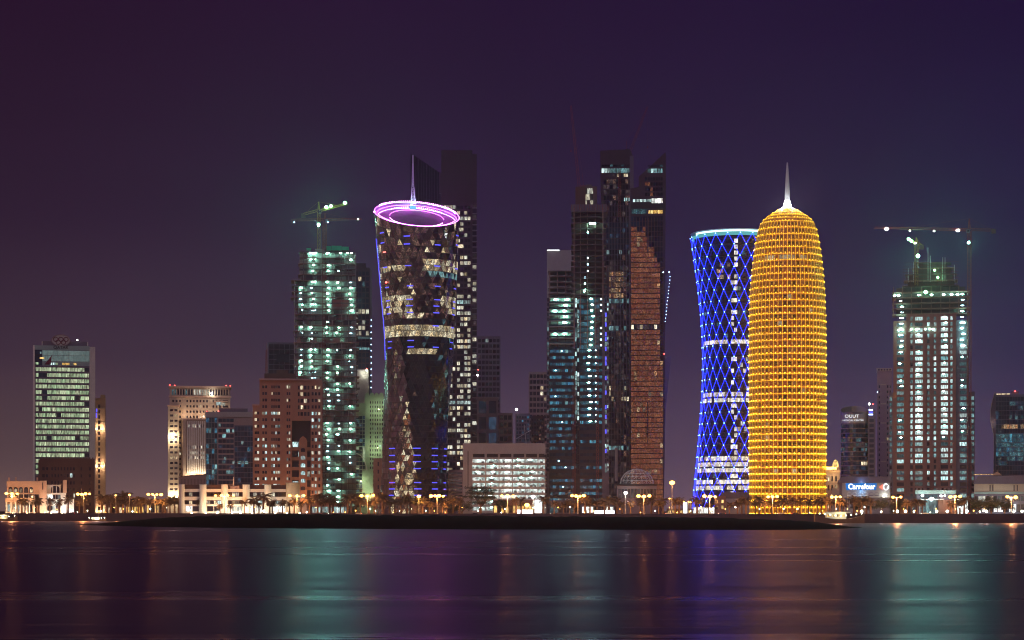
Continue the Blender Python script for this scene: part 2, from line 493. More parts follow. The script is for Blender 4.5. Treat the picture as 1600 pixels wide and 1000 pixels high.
m, t, p = nmat('sea')
t.nodes.remove(p)
p = N(t, 'ShaderNodeBsdfGlossy'); p.distribution = 'MULTI_GGX'
p.inputs['Color'].default_value = (0.39, 0.28, 0.39, 1)      # violet tint put on the reflections to darken and grade them
t.links.new(p.outputs[0], t.nodes['Material Output'].inputs['Surface'])
ge = N(t, 'ShaderNodeNewGeometry')
def stretched(sx, sy, detail, rough=0.55):
    mp = N(t, 'ShaderNodeMapping'); mp.inputs['Scale'].default_value = (sx, sy, 1); mp.inputs['Rotation'].default_value = (0, 0, 0.004)
    t.links.new(ge.outputs['Position'], mp.inputs[0])
    nz = N(t, 'ShaderNodeTexNoise'); nz.inputs['Scale'].default_value = 1.0; nz.inputs['Detail'].default_value = detail
    nz.inputs['Roughness'].default_value = rough
    t.links.new(mp.outputs[0], nz.inputs['Vector']); return nz.outputs['Fac']
n1 = stretched(0.0022, 0.045, 5, 0.62)
n2 = stretched(0.012, 0.30, 3)
rr = N(t, 'ShaderNodeMapRange'); rr.inputs['From Min'].default_value = 0.34; rr.inputs['From Max'].default_value = 0.66
rr.inputs['To Min'].default_value = 0.25; rr.inputs['To Max'].default_value = 0.40
t.links.new(n1, rr.inputs['Value']); t.links.new(rr.outputs[0], p.inputs['Roughness'])
b1 = N(t, 'ShaderNodeBump'); b1.inputs['Strength'].default_value = 1.0; b1.inputs['Distance'].default_value = 0.16
t.links.new(n2, b1.inputs['Height'])
b2 = N(t, 'ShaderNodeBump'); b2.inputs['Strength'].default_value = 1.0; b2.inputs['Distance'].default_value = 0.45
t.links.new(n1, b2.inputs['Height']); t.links.new(b1.outputs[0], b2.inputs['Normal'])
t.links.new(b2.outputs[0], p.inputs['Normal'])
tag(MB().quad((-3000, -400, 0), (3000, -400, 0), (3000, 1700, 0), (-3000, 1700, 0)).build('water', 'sea'), kind='structure')

mb = MB()
for (xa, ya), (xb, yb) in zip(SP, SP[1:]):
    mb.quad((xa, ya+.8, G), (xb, yb+.8, G), (xb*2.2, 5000, G), (xa*2.2, 5000, G))
tag(mb.build('ground', 'earth'), kind='structure')
mb = MB(); rb = MB(); pv = MB()
for (xa, ya), (xb, yb) in zip(SP, SP[1:]):
    def strip(q, o0, o1, z0, z1):
        n = len(q.v)
        for z in (z0, z1):
            q.v += [(xa, ya+o0, z), (xb, yb+o0, z), (xb, yb+o1, z), (xa, ya+o1, z)]
        for f in ((0,3,2,1),(4,5,6,7),(0,1,5,4),(1,2,6,5),(2,3,7,6),(3,0,4,7)): q.face(*[n+i for i in f])
    strip(mb, -0.4, 0.8, -2.0, G+0.75)
    strip(mb, -2.6, -0.4, -2.0, 1.1)
    strip(pv, 0.85, 14, G-.3, G+.12)
    strip(rb, 18, 31, G-.3, G+.004)
tag(mb.build('sea_wall', 'sea_stone'), 'long dark stone sea wall along the whole waterfront', 'wall')
tag(pv.build('promenade', 'paving'), kind='structure')
tag(rb.build('road', 'asphalt'), kind='structure')

# the low dark sandbar in the bay: waterline and ridge heights read along its length
SB = [(118, 819.9, 819.6), (160, 821.4, 815.6), (200, 822.4, 812), (260, 823.6, 807.5), (350, 824.8, 804.6), (450, 825.6, 803.4), (620, 826.6, 805.2),
      (800, 827.4, 806.4), (1000, 827.8, 807.4), (1150, 828, 809.6), (1250, 827.8, 812.6), (1295, 827, 815.6), (1325, 825.6, 820), (1348, 824.2, 823.8)]
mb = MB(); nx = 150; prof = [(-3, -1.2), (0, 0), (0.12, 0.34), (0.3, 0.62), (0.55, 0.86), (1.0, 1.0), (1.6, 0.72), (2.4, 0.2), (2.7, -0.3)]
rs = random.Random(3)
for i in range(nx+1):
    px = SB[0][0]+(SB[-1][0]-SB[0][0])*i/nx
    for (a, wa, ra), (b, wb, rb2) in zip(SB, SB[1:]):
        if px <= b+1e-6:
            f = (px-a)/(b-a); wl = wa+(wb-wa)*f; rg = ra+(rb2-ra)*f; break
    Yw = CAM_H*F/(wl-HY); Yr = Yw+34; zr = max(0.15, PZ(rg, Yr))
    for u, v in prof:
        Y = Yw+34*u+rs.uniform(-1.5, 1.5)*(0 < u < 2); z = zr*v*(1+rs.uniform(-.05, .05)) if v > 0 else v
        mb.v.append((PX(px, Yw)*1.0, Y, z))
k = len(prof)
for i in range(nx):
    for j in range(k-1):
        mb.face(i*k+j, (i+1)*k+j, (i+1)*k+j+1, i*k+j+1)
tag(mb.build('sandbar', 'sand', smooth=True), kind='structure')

# ------------------------------------------------------------------ cranes
def lattice(mb, a, b, w, n, r=0.14, up=None, w2=None):
    a = Vector(a); b = Vector(b); d = (b-a); L = d.length; d.normalize(); w2 = w if w2 is None else w2
    u = d.cross(Vector((0, 1, 0)) if abs(d.y) < .9 else Vector((1, 0, 0))); u.normalize(); v = d.cross(u)
    cs = [(-1,-1),(1,-1),(1,1),(-1,1)]
    pts = []
    for i in range(n+1):
        ww = w+(w2-w)*i/n
        pts.append([a+d*(L*i/n)+u*(p*ww/2)+v*(q*ww/2) for p, q in cs])
    for k in range(4): mb.bar(pts[0][k], pts[-1][k], r, 4)
    for i in range(n):
        for k in range(4):
            k2 = (k+1) % 4
            mb.bar(pts[i][k], pts[i+1][k2], r*.6, 3)
            if i: mb.bar(pts[i][k], pts[i][k2], r*.6, 3)
    return mb

def tower_crane(label, px, py_base, py_jib, Y, jib_px, back_px, steel='steel_red', rise=0.0, lamps=(), mastw=2.2, cab=True, apex=10):
    """mast + slewing jib; jib_px / back_px are photo columns of the jib tip and counterweight end"""
    s = Y/F; x0 = PX(px, Y); zb = PZ(py_base, Y); zj = PZ(py_jib, Y)
    r = empty('tower_crane', (x0, Y, zb)); tag(r, label, 'crane', 'tower cranes over the building sites')
    h = zj-zb
    lattice(MB(), (0,0,0), (0,0,h), mastw, max(3, int(h/3)), 0.16).build('mast', steel, r)
    jx = (jib_px-px)*s; bx = (back_px-px)*s; sg = 1 if jx > 0 else -1
    tilt = rise*s
    j = MB(); lattice(j, (sg*1.2, 0, h+1), (jx, 0, h+1+tilt), 1.7, max(5, int(abs(jx)/2.5)), 0.13, w2=1.1); j.build('jib', steel, r)
    cj = MB(); k = -tilt*bx/jx*-1 if jx else 0
    lattice(cj, (-sg*1.2, 0, h+1), (bx, 0, h+1+tilt*bx/jx), 1.6, max(3, int(abs(bx)/2.5)), 0.13); cj.build('counter_jib', steel, r)
    MB().box(bx-1.6, bx+1.6, -1.1, 1.1, h-1.6+tilt*bx/jx, h+1.6+tilt*bx/jx).build('counterweight', 'concrete_dark', r)
    ap = MB(); lattice(ap, (0,0,h+1), (0,0,h+1+apex), 1.6, 4, 0.14, w2=.4); ap.build('apex_frame', steel, r)
    ti = MB(); ti.bar((0,0,h+1+apex), (jx*.62, 0, h+1.6+tilt*.62), .07, 3); ti.bar((0,0,h+1+apex), (bx*.9, 0, h+1.6+tilt*bx/jx*.9), .07, 3); ti.build('tie_rod', steel, r)
    if cab: MB().box(sg*1.3-.9, sg*1.3+.9, -2.6, -.9, h-1.6, h+.8).build('cab', 'frame_grey', r); inst('window', ubox('glass_dark'), r.children[-1] if r.children[-1].name.startswith('cab') else r, (sg*1.3, -2.62, h-.2), (1.3, .08, 1.1))
    for lp, lpy, mt, rad in lamps:
        if mt == 'lamp_crane':      # a floodlight: flat lens towards the bay in a closed metal housing
            p0 = ((lp-px)*s, -3.2, PZ(lpy, Y)-zb)
            hs = MB().plate([(rad*1.15*math.cos(2*PI*k/14), rad*1.15*math.sin(2*PI*k/14)) for k in range(14)], .06, 1.3).build('floodlight', 'frame_grey', r); hs.location = p0
            ln = MB().plate([(rad*math.cos(2*PI*k/14), rad*math.sin(2*PI*k/14)) for k in range(14)], 0, .05).build('lens', mt, hs)
            continue
        inst('lamp', uball(mt), r, ((lp-px)*s, -3.2, PZ(lpy, Y)-zb), (rad*1.25, rad, rad))
    return r

def luffing_crane(label, px, py_base, py_piv, Y, tip, steel='steel_red'):
    s = Y/F; x0 = PX(px, Y); zb = PZ(py_base, Y); h = PZ(py_piv, Y)-zb
    r = empty('luffing_crane', (x0, Y, zb)); tag(r, label, 'crane', 'tower cranes over the building sites')
    lattice(MB(), (0,0,0), (0,0,h), 2.4, max(3, int(h/3)), .15).build('mast', steel, r)
    tx, tz = (tip[0]-px)*s, PZ(tip[1], Y)-zb
    lattice(MB(), (0,0,h), (tx,0,tz), 1.8, int((tz-h)/3), .11, w2=1.0).build('jib', steel, r)
    sg = 1 if tx > 0 else -1
    MB().box(-sg*7-2, -sg*7+2, -1.2, 1.2, h-.8, h+1.6).build('counterweight', 'concrete_dark', r)
    lattice(MB(), (0,0,h), (-sg*7,0,h), 1.6, 3, .13).build('counter_jib', steel, r)
    MB().bar((-sg*3,0,h), (-sg*2.5,0,h+9), .2).bar((-sg*2.5,0,h+9), (tx*.9,0,h+(tz-h)*.9), .06, 3).build('tie_rod', steel, r)
    MB().bar((tx,0,tz), (tx,0,tz-32), .05, 3).box(tx-.4, tx+.4, -.4, .4, tz-33.4, tz-32).build('hook_line', steel, r)
    return r
# ------------------------------------------------------------------ buildings, left third of the skyline
def olympic_tower():
    b = B('office_tower', 'pale green-lit office tower with five rings sign on its roof, left end of the skyline', 100, 1700)
    r = b.nr
    rw = rows(574.5, 8.93, 20, 5.8)
    cl = cols(66, 139.4, 10, .5)
    def fn(i, j):
        if j > 17: return pick(r, (3, 'win_green'), (1, 'glass_teal'))
        return pick(r, (14, 'win_green'), (1, 'glass_teal'))
    b.facade(54.5, 140, 571.5, 806, [(56, 60.6), (61.2, 65.6)]+cl, rw, 'slate_panel', fn, depth=26, rec=.35)
    b.bx('teal_panel', 66, 140, 547, 571.5, .1, 26)
    for k in range(9): b.win('win_haze', 66.4+k*8.2, 74.2+k*8.2, 548, 555.2, .04, .2, 'blind_panel'); b.win('win_haze', 66.4+k*8.2, 74.2+k*8.2, 556, 564.5, .04, .2, 'blind_panel')
    b.bx('frame_dark', 54.5, 66, 547, 571.5, .5, 26)
    for y in (548, 556.5, 565): b.win('glass_blue', 55.5, 65.5, y, y+6.5, .4, .2)
    b.win('win_cool', 62.5, 64.6, 550, 553, .3, .2); b.win('win_amber', 62, 69, 558.6, 561.2, .02, .2); b.win('win_green', 55.5, 60, 566.5, 570, .3, .2)
    for a, q, mt in ((78, 81, 'win_cool'), (82.5, 86.5, 'win_cool'), (87, 90, 'win_green'), (97, 108.5, 'win_amber'), (115, 119.6, 'win_amber')):
        b.win(mt, a, q, 567, 570.2, .03, .2)
    b.bx('white_paint', 51.6, 54.5, 540, 806, -.4, 26)
    b.bx('concrete_pale', 140, 149, 541.5, 806, -.15, 25)
    b.part('parapet', 'teal_panel', 51.6, 140, 540.2, 547, -.25, 26)
    b.finish()
    mb = MB(); mb.box(b.x(65), b.x(138), 3, 22, b.z(540), b.z(533)); mb.build('roof_drum', 'slate_panel', b.root)
    for a in (65.2, 136.6): b.part('roof_post', 'white_paint', a, a+1.3, 533, 540.2, 2.6, 3.2)
    # ring emblem: an oval board with five interlaced rings
    cx, cz = b.x(95), b.z(531.5); rx, rz = 14.5*b.sx, 8.6*b.sz
    pl = MB().plate([(cx+rx*math.cos(2*PI*k/40), cz+rz*math.sin(2*PI*k/40)) for k in range(40)], 2.2, 2.9).build('emblem_board', 'concrete_pale', b.root)
    fr = MB()
    for k in range(40):
        a0, a1 = 2*PI*k/40, 2*PI*(k+1)/40
        fr.bar((cx+rx*math.cos(a0), 2.1, cz+rz*math.sin(a0)), (cx+rx*math.cos(a1), 2.1, cz+rz*math.sin(a1)), .35)
    fr.build('frame', 'mauve_stone', pl)
    for dx, dz in ((-8, 1.5), (0, 1.5), (8, 1.5), (-4, -3), (4, -3)):
        q = MB(); qx, qz = cx+dx*b.sx, cz+dz*b.sz; rad = 3.5*b.sx
        for k in range(20):
            a0, a1 = 2*PI*k/20, 2*PI*(k+1)/20
            q.bar((qx+rad*math.cos(a0), 2.0, qz+rad*math.sin(a0)), (qx+rad*math.cos(a1), 2.0, qz+rad*math.sin(a1)), .42)
        q.build('ring', 'maroon', pl)
    inst('lettering', text_mesh('QATAR', 3.6, 'ink', .1, .05, 1.0), b.root, (b.x(95), -.4, b.z(543.2)))
    MB().plate([(b.x(69.5), b.z(570)), (b.x(81), b.z(555.5)), (b.x(79.5), b.z(570))], -.3, -.05).build('banner', 'maroon', b.root)
    b.dot('lamp', 'lamp_white', 121, 530.5, 3, .55)
    b.bx('mauve_stone', 111, 124, 530, 532, 3, 5)

def dark_midrise():
    b = B('hotel_block', 'dark brown mid-rise block in front of the green-lit tower', 104, 1620)
    r = b.nr
    cl = cols(79, 118, 8, 2.4)
    rw = [(730, 735), (741, 746), (752, 757), (763, 768), (774, 779), (785, 790)]
    b.facade(62, 148, 716.5, 806, [(66, 70), (72, 75)]+cl+[(126, 131), (137, 142)], rw, 'dark_stone',
             lambda i, j: pick(r, (24, 'glass_dark'), (1, 'win_tealdim')), depth=30, rec=.5)
    for k in range(18): b.bx('dark_stone', 62.4+k*4.8, 64.6+k*4.8, 714.6, 716.5, 0, 1.2)
    b.bx('dark_stone', 128, 139, 719, 806, -1.2, 0); b.bx('dark_stone', 60, 66, 719, 806, -1.2, 0)
    b.win('win_cool', 109.5, 113, 739.5, 746, -.08, .3)
    b.finish()
    MB().plate([(b.x(90), b.z(752)), (b.x(106), b.z(752)), (b.x(98), b.z(741))], -1, .2).build('gable', 'dark_stone', b.root)

def slim_tower():
    b = B('slim_tower', 'slim floodlit peach tower with ornate pilasters behind the dark brown block', 155, 1740)
    r = b.nr
    b.bx('peach_stone', 149, 165, 622, 806, .6, 18)
    for a, q in ((149.5, 152.5), (157.5, 163.5)):
        b.bx('peach_stone', a, q, 622, 806, -.5, .62)
        for y in (636, 660, 669, 726): b.bx('beige_stone', a-.9, q+.9, y, y+2.6, -1.1, .7)
    b.bx('beige_stone', 157, 164.6, 616.8, 622, -1, 12)
    b.bx('beige_stone', 148.6, 155, 624, 626, -1, .7)
    for j in range(20): b.win('glass_dark', 153.4, 156.6, 632+j*8.4, 637.5+j*8.4, .55, .2)
    b.finish()
    for k, (px, py) in enumerate(((151, 640), (150.6, 649))):
        MB().box(b.x(px)-.5, b.x(px)+.5, -.9, -.55, b.z(py)-2, b.z(py)+2).build('blue_light', 'led_strip', b.root)
    for px in (151, 160):
        for py in (672, 730, 800):
            o = b.dot('floodlight', 'flood_warm', px, py-1, -3.4, .3)
            light(b.root, (b.x(px), -4.0, b.z(py)+1.2), (1, .68, .38), 2600, .4)

def beige_tower():
    b = B('hotel_tower', 'broad beige floodlit tower with corniced crown and red roof beacons', 312, 1700)
    r = b.nr
    dk = lambda i, j: pick(r, (12, 'glass_dark'), (1, 'win_warm'))
    # main slab
    b.facade(265, 360, 621, 806, cols(268, 284, 3, 2.4)+cols(290, 326, 7, 2.6)+cols(331, 346, 3, 2.4)+[(348.5, 356.5)], rows(625, 8.2, 16, 3.6), 'beige_stone', dk, depth=26)
    # crown
    b.bx('beige_stone', 265, 360, 606, 621, .6, 24)
    b.bx('peach_stone', 263.6, 361.6, 603, 606, -.9, 25)
    b.bx('peach_stone', 263.6, 361.6, 618.6, 621, -.9, .7)
    for k in range(22): b.bx('beige_stone', 267+k*4.25, 268.6+k*4.25, 606, 618.6, -.2, .7)
    for k in range(21):
        m = 'win_cream' if 300 < 268.6+k*4.25 < 326 else pick(r, (3, 'glass_dark'), (1, 'win_tealdim'))
        b.win(m, 268.8+k*4.25, 271.1+k*4.25, 608.5, 617, .5, .2)
    # lower left bay and right bay
    b.facade(262.6, 280, 635.5, 806, cols(265, 278.5, 2, 2.0), rows(640, 8.2, 16, 3.4), 'beige_stone', dk, depth=6, y0=-5)
    b.bx('peach_stone', 261.6, 281, 633.6, 635.6, -5.8, .3)
    b.bx('peach_stone', 334, 356, 626, 628, -1.6, .1)
    b.win('win_cool', 338, 346, 627.6, 633, -.1, .3); b.win('win_cream', 347, 352, 629, 634, -.1, .3)
    # fluted front block
    b.bx('beige_stone', 285, 323, 657, 806, -9, -.5)
    b.bx('peach_stone', 283.6, 324, 654.6, 657.2, -10.4, -.5)
    for k in range(9): b.bx('white_paint', 292.5+k*3.3, 294.4+k*3.3, 658.6, 739.6, -10.2, -8.9)
    b.bx('beige_stone', 286, 291, 657.5, 806, -10, -8.9)
    for k in range(8):
        for y in (664, 697, 706, 713):
            b.win(pick(r, (2, 'win_cream'), (2, 'glass_dark')), 294.6+k*3.3, 295.7+k*3.3, y, y+4.5, -9.05, .2)
    b.finish()
    for px, py in ((265.5, 602), (273, 602.6), (353.5, 602), (360, 602.6)): b.dot('beacon', 'lamp_red', px, py, .2, .45)
    for px, py, pw in ((270, 684, 26000), (268, 776, 16000), (276, 776, 16000)):
        inst('floodlight', uball('flood_warm'), b.root, (b.x(px), -7.2, b.z(py)), (1.1, .5, .6))
        light(b.root, (b.x(px), -9.2, b.z(py)+.3), (1, .84, .55), pw*.35, .5)
    for k in range(4): light(b.root, (b.x(297+k*7), -13.5, b.z(744)), (1, .78, .52), 2600, .4)
    inst('floodlight', uball('lamp_white'), b.root, (b.x(331), -1.0, b.z(615)), (.9, .4, .6))
    light(b.root, (b.x(331), -2.8, b.z(615)), (1, .95, .8), 1500, .5)
    for px in (290, 318, 345): light(b.root, (b.x(px), -7.5, b.z(650)), (1, .72, .5), 2400, .5)

def low_brown_curved():
    b = B('low_pavilion', 'low brown curved-roof building below the beige tower', 301, 1640)
    n = 14; pts = []
    for k in range(n+1):
        px = 279+43*k/n; pts.append((b.x(px), b.z(745.5-3.8*math.sin(PI*.5*k/n))))
    MB().plate([(b.x(279), 0), (b.x(322), 0)]+pts[::-1], 0, 14).build('wall', 'mauve_stone', b.root)
    for k in range(18):
        px = 281+k*2.25; MB().box(b.x(px), b.x(px)+.25, -.2, .05, 0, b.z(748)).build('mullion', 'frame_dark', b.root)
    q = MB()
    for (x0, z0), (x1, z1) in zip(pts, pts[1:]): q.bar((x0, -.3, z0), (x1, -.3, z1), .45)
    q.build('roof_edge', 'dark_stone', b.root)

def glass_office():
    b = B('glass_office', 'blue glass office block with banded floors between the beige tower and brown hotel', 359, 1660)
    r = b.nr
    rw = rows(654, 8.1, 18, 5.6)
    b.facade(321.5, 340, 651.5, 806, cols(322, 339.6, 4, .6), rows(653, 8.1, 18, 7.2), 'frame_grey', lambda i, j: pick(r, (7, 'glass_teal'), (3, 'win_blue'), (1, 'win_teal')), depth=24, rec=.3)
    b.facade(340, 366, 651.5, 806, cols(341, 365.4, 4, .5), rw, 'mauve_stone', lambda i, j: pick(r, (12, 'glass_blue'), (2, 'win_bluedim'), (1, 'win_teal')), depth=24, rec=.5)
    b.facade(366, 397, 664, 806, cols(366.4, 396.4, 6, .4), rows(666, 8.1, 17, 7.0), 'slate_panel', lambda i, j: pick(r, (9, 'glass_blue'), (4, 'win_bluedim'), (.5, 'win_blue')), depth=24, rec=.4)
    b.bx('mauve_stone', 366, 397, 651.5, 664, .2, 24)
    for (px, py) in ((362.5, 671), (377, 689.5), (363, 720), (350, 714), (341.5, 662)): b.win('win_cool', px, px+3.4, py, py+4.6, -.05, .3)
    for a in (347, 371, 377, 383): b.win('win_teal', a, a+5, 720.5, 725, .2, .3)
    b.part('roof_slab', 'grey_panel', 320.8, 397.4, 643.6, 651.6, -.7, 25)
    b.part('plant_room', 'slate_panel', 342, 387, 637.5, 643.7, 5, 20)
    b.finish()
    b.dot('beacon', 'lamp_red', 341.5, 642.5, 0, .42); b.dot('beacon', 'lamp_red', 323, 643, 0, .3)

def column_mall():
    b = B('mall', 'white floodlit mall with thick round columns along the waterfront', 380, 1452)
    r = b.nr
    cl = [(284.4, 4.4), (317.4, 5.4), (351, 5.2), (384.6, 5.4), (418.5, 5.4)]
    X0, X1 = 281, 447
    b.bx('white_paint', X0, X1, 764, 768.6, -1.2, 16); b.bx('dark_stone', X0, X1, 757.5, 764, 2.4, 18)
    b.bx('white_paint', X0, X1, 776.2, 781.6, -.6, 16); b.bx('white_paint', X0, X1, 788, 806, -.6, 16)
    b.bx('dark_stone', X0, X1, 768.6, 776.2, 2.6, 16); b.bx('dark_stone', X0, X1, 781.6, 788, 2.2, 16)
    xs = [c0 for c0, _ in cl]+[452]
    for a, q in zip(xs, xs[1:]):
        n = 4; w = (q-a-11)/n
        for k in range(n):
            x = a+5.5+k*w
            hot = a > 380
            b.win(pick(r, (5, 'glass_dark'), (4 if hot else 1, 'win_cream')), x+.3, x+w-.3, 769.6, 775.6, 2.4, .3)
            b.win(pick(r, (4, 'glass_dark'), (2, 'win_warm'), (1, 'win_cool')), x+.3, x+w-.3, 782.4, 787.6, 2.0, .3)
        for k in range(2):
            x = a+6+k*(q-a-12)*.5
            b.win(pick(r, (2, 'win_shop'), (1, 'win_cream'), (1, 'glass_dark')), x+.5, x+(q-a-12)*.5-.5, 791, 799, -.68, .2)
    b.finish()
    for cx, hw in cl:
        MB().lathe(b.x(cx), -1.6, [(hw*b.sx, 0), (hw*b.sx, b.z(758.4)), (hw*b.sx*1.06, b.z(758.2)), (hw*b.sx*1.06, b.z(757))], 20).build('column', 'white_paint', b.root, True)
    # the larger rotunda at its right end
    MB().lathe(b.x(458), 0, [(11*b.sx, 0), (11*b.sx, b.z(755.5)), (11.6*b.sx, b.z(755.3)), (11.6*b.sx, b.z(753.6))], 28).build('rotunda', 'beige_stone', b.root, True)
    MB().box(b.x(469), b.x(500), -1, 14, 0, b.z(784)).build('side_wing', 'brown_stone', b.root)
    MB().box(b.x(360), b.x(374), -1.3, -.9, b.z(763.6), b.z(759.3)).build('sign_board', 'mauve_stone', b.root)
    for px, pw in ((300, 700), (322, 900), (340, 2600), (362, 2600), (376, 2800), (394, 2600), (410, 1400), (430, 900), (448, 1600), (468, 2600)):
        inst('floodlight', uball('flood_warm'), b.root, (b.x(px), -7.5, .8), (.5, .4, .4))
        light(b.root, (b.x(px), -8.5, 1.8), (1, .88, .66), pw, .5)
    MB().lathe(b.x(365), 1.5, [(.9, b.z(764)), (.5, b.z(757)), (.25, b.z(745))], 8).build('finial', 'white_paint', b.root)

def brown_hotel():
    b = B('hotel_tower', 'brown stepped hotel tower with small paired windows and dark arched notch', 450, 1500)
    r = b.nr
    def fn(i, j):
        if j < 4: return pick(r, (8, 'glass_dark'), (1, 'win_warm'))
        return pick(r, (5, 'glass_dark'), (3, 'win_cool'), (2, 'win_cream'))
    c1 = [(410, 413), (414, 417.2), (424, 426), (427.2, 429.2), (430.4, 432.4), (433.6, 437.6), (448, 450.2), (451.2, 453.6)]
    b.facade(405.5, 456, 594, 806, c1, rows(602.5, 10.25, 19, 4.4), 'brown_stone', fn, depth=30)
    c2 = [(398, 401.4), (402, 405)]
    b.facade(395, 405.5, 634, 806, c2, rows(643.5, 10.25, 15, 4.2), 'brown_stone', fn, depth=26)
    b.facade(485.5, 503.5, 594, 806, [(487, 490), (492, 495), (497.5, 500.5)], rows(602.5, 10.25, 19, 5.0), 'brown_stone', fn, depth=28, y0=-1.5)
    b.facade(456, 485.5, 594, 657, [(465.5, 468), (469.5, 473.5), (475, 479), (480.5, 483.5)], rows(602.5, 10.25, 5, 6), 'brown_stone', lambda i, j: pick(r, (4, 'glass_dark'), (2, 'win_warm')), depth=28, arch=False)
    # recessed dark glazed notch with pale spandrels
    b.bx('frame_dark', 456, 485.5, 657, 806, 5, 28)
    for j in range(7):
        y = 690+j*15.5
        for k in range(3):
            b.win(pick(r, (3, 'glass_dark'), (2, 'win_cool'), (1, 'win_cream')), 457+k*9.4, 465.6+k*9.4, y, y+8, 4.85, .3)
        b.bx('brown_stone', 456, 485.5, y+8.6, y+13.5, 2.6, 5.1)
    b.bx('brown_stone', 467, 480, 690, 806, .4, 5)
    for j in range(8): b.win(pick(r, (2, 'win_cool'), (2, 'glass_dark')), 470, 477, 700+j*12, 706+j*12, .3, .3, arch=True)
    b.finish()
    pts = [(b.x(467), b.z(690)), (b.x(480), b.z(690)), (b.x(478.4), b.z(685)), (b.x(473.5), b.z(681)), (b.x(468.6), b.z(685))]
    MB().plate(pts, .4, 3).build('arch_head', 'brown_stone', b.root)
    b.part('cornice', 'mauve_stone', 404.8, 504.2, 591.8, 594.2, -2.4, 30)
    b.part('cornice', 'mauve_stone', 394.2, 405.4, 632, 634.2, -.7, 26)
    for a, q in ((413, 462), (432, 450)): b.part('penthouse', 'dark_stone', a, q, 583 if a == 413 else 577.6, 592 if a == 413 else 583.2, 5 if a == 413 else 7, 24)
    lattice(MB(), (b.x(416), 6, b.z(583)), (b.x(416), 6, b.z(546)), 1.6, 8, .12, w2=.6).build('mast', 'steel_red', b.root)
    light(b.root, (b.x(480), -9, 4), (1, .45, .15), 16000, .6)
    light(b.root, (b.x(430), -16, 6), (1, .5, .22), 9000, .6)

def dark_glass_tower_far():
    b = B('glass_tower', 'faint dark slanted glass tower behind the brown hotel', 439, 1950)
    pts = [(418, 806), (462, 806), (462, 535), (419, 535)]
    MB().plate([(b.x(a), b.z(q)) for a, q in pts], .4, 24).build('wall', 'slate_panel', b.root)
    for i in range(5):
        for j in range(9):
            b.win('glass_dark', 420.2+i*8.2, 427.6+i*8.2, 538+j*8, 545+j*8, .3, .4)
    b.win('glass_blue', 432, 452, 553, 566, .05, .3)
    b.finish()
    MB().plate([(b.x(413.5), b.z(806)), (b.x(418), b.z(806)), (b.x(418), b.z(540)), (b.x(416), b.z(535))], 1, 16).build('side_fin', 'mauve_stone', b.root)

olympic_tower(); dark_midrise(); slim_tower(); beige_tower(); low_brown_curved(); glass_office(); column_mall(); brown_hotel(); dark_glass_tower_far()

def waterfront_pavilion():
    b = B('clubhouse', 'peach and white waterfront clubhouse with arched windows at the far left', 58, 1545)
    r = b.nr
    b.bx('peach_stone', 11, 62, 753, 806, .5, 16)
    b.bx('peach_stone', 10.4, 62, 751.6, 760.4, -.2, .6); b.bx('peach_stone', 10.4, 62, 770, 772, -.2, .6)
    xs = [13.6, 21.6, 29.8, 37.8, 45.8, 54.0]
    for k, x in enumerate(xs):
        if k < 5:
            b.win('glass_dark', x, x+6, 761, 770, .3, .5, 'arch_window', True)
            b.win(pick(r, (1, 'win_warm'), (2, 'win_mauve')), x+1, x+5, 763.5, 769.4, .1, .3, 'arch_window', True)
        b.win('glass_dark', x, x+6.6, 772.4, 778, .4, .3)
        b.bx('white_paint', x+6.7, x+7.8, 771.8, 778.4, -.1, .7)
    b.bx('peach_stone', 8, 62, 778.6, 784.5, -3, .6)
    for k in range(8): b.bx('white_paint', 9+k*7.2, 11+k*7.2, 784.5, 806, -2.6, -1.6)
    for k in range(6): b.win(pick(r, (2, 'win_cool'), (2, 'glass_dark'), (1, 'win_warm')), 12+k*8, 18+k*8, 788, 800, .3, .3)
    for x in (13, 23.5, 57): b.bx('peach_stone', x, x+2.6, 746, 752, 2, 4)
    b.bx('peach_stone', 62, 73, 751, 806, -2, 14); b.win('glass_dark', 66, 67.6, 754, 765, -2.05, .2)
    # centre glazed bay
    b.bx('white_paint', 73, 95, 757.5, 806, 1.2, 14)
    b.win('glass_dark', 80, 93, 759, 770, 1.1, .3, 'arch_window', True)
    for x in (75, 82.5, 88, 94): b.bx('white_paint', x-.5, x+.5, 757, 771, .4, 1.3)
    b.bx('white_paint', 72, 95, 770.4, 772, -.4, 1.3)
    for k in range(6):
        for y, h in ((773, 7), (782, 5), (790, 8)):
            b.win(pick(r, (3, 'glass_dark'), (2, 'win_cool'), (1, 'win_shop')), 70.6+k*4.1, 74+k*4.1, y, y+h, .0 if k == 0 else 1.0, .4)
    b.bx('white_paint', 68, 95.5, 780.2, 781.8, -.6, 1.3)
    b.bx('white_paint', 95, 103.5, 770, 806, -1.8, 14); b.bx('peach_stone', 99, 104.4, 750, 770, -2, 12)
    b.bx('white_paint', 104, 116, 779.6, 806, -.5, 12); b.win('win_shop', 108, 115, 796, 803, -.6, .3)
    b.win('win_cool', 115, 117.4, 771, 777, 2, .3)
    b.finish()
    MB().plate([(b.x(92), b.z(757)), (b.x(105), b.z(751)), (b.x(105), b.z(757))], -1.5, 8).build('roof', 'dark_stone', b.root)
    for px, pw, c0 in ((20, 1500, (1, .62, .36)), (42, 1500, (1, .62, .36)), (60, 1800, (1, .7, .45)), (80, 3000, (1, .92, .8)), (97, 3000, (1, .92, .8)), (112, 1500, (1, .9, .8))):
        inst('floodlight', uball('flood_warm'), b.root, (b.x(px), -8, .6), (.4, .3, .3)); light(b.root, (b.x(px), -8.6, 1.6), c0, pw*1.5, .4)
    for px in (18, 50): light(b.root, (b.x(px), -9, b.z(776)), (1, .55, .25), 1500, .4)
waterfront_pavilion()

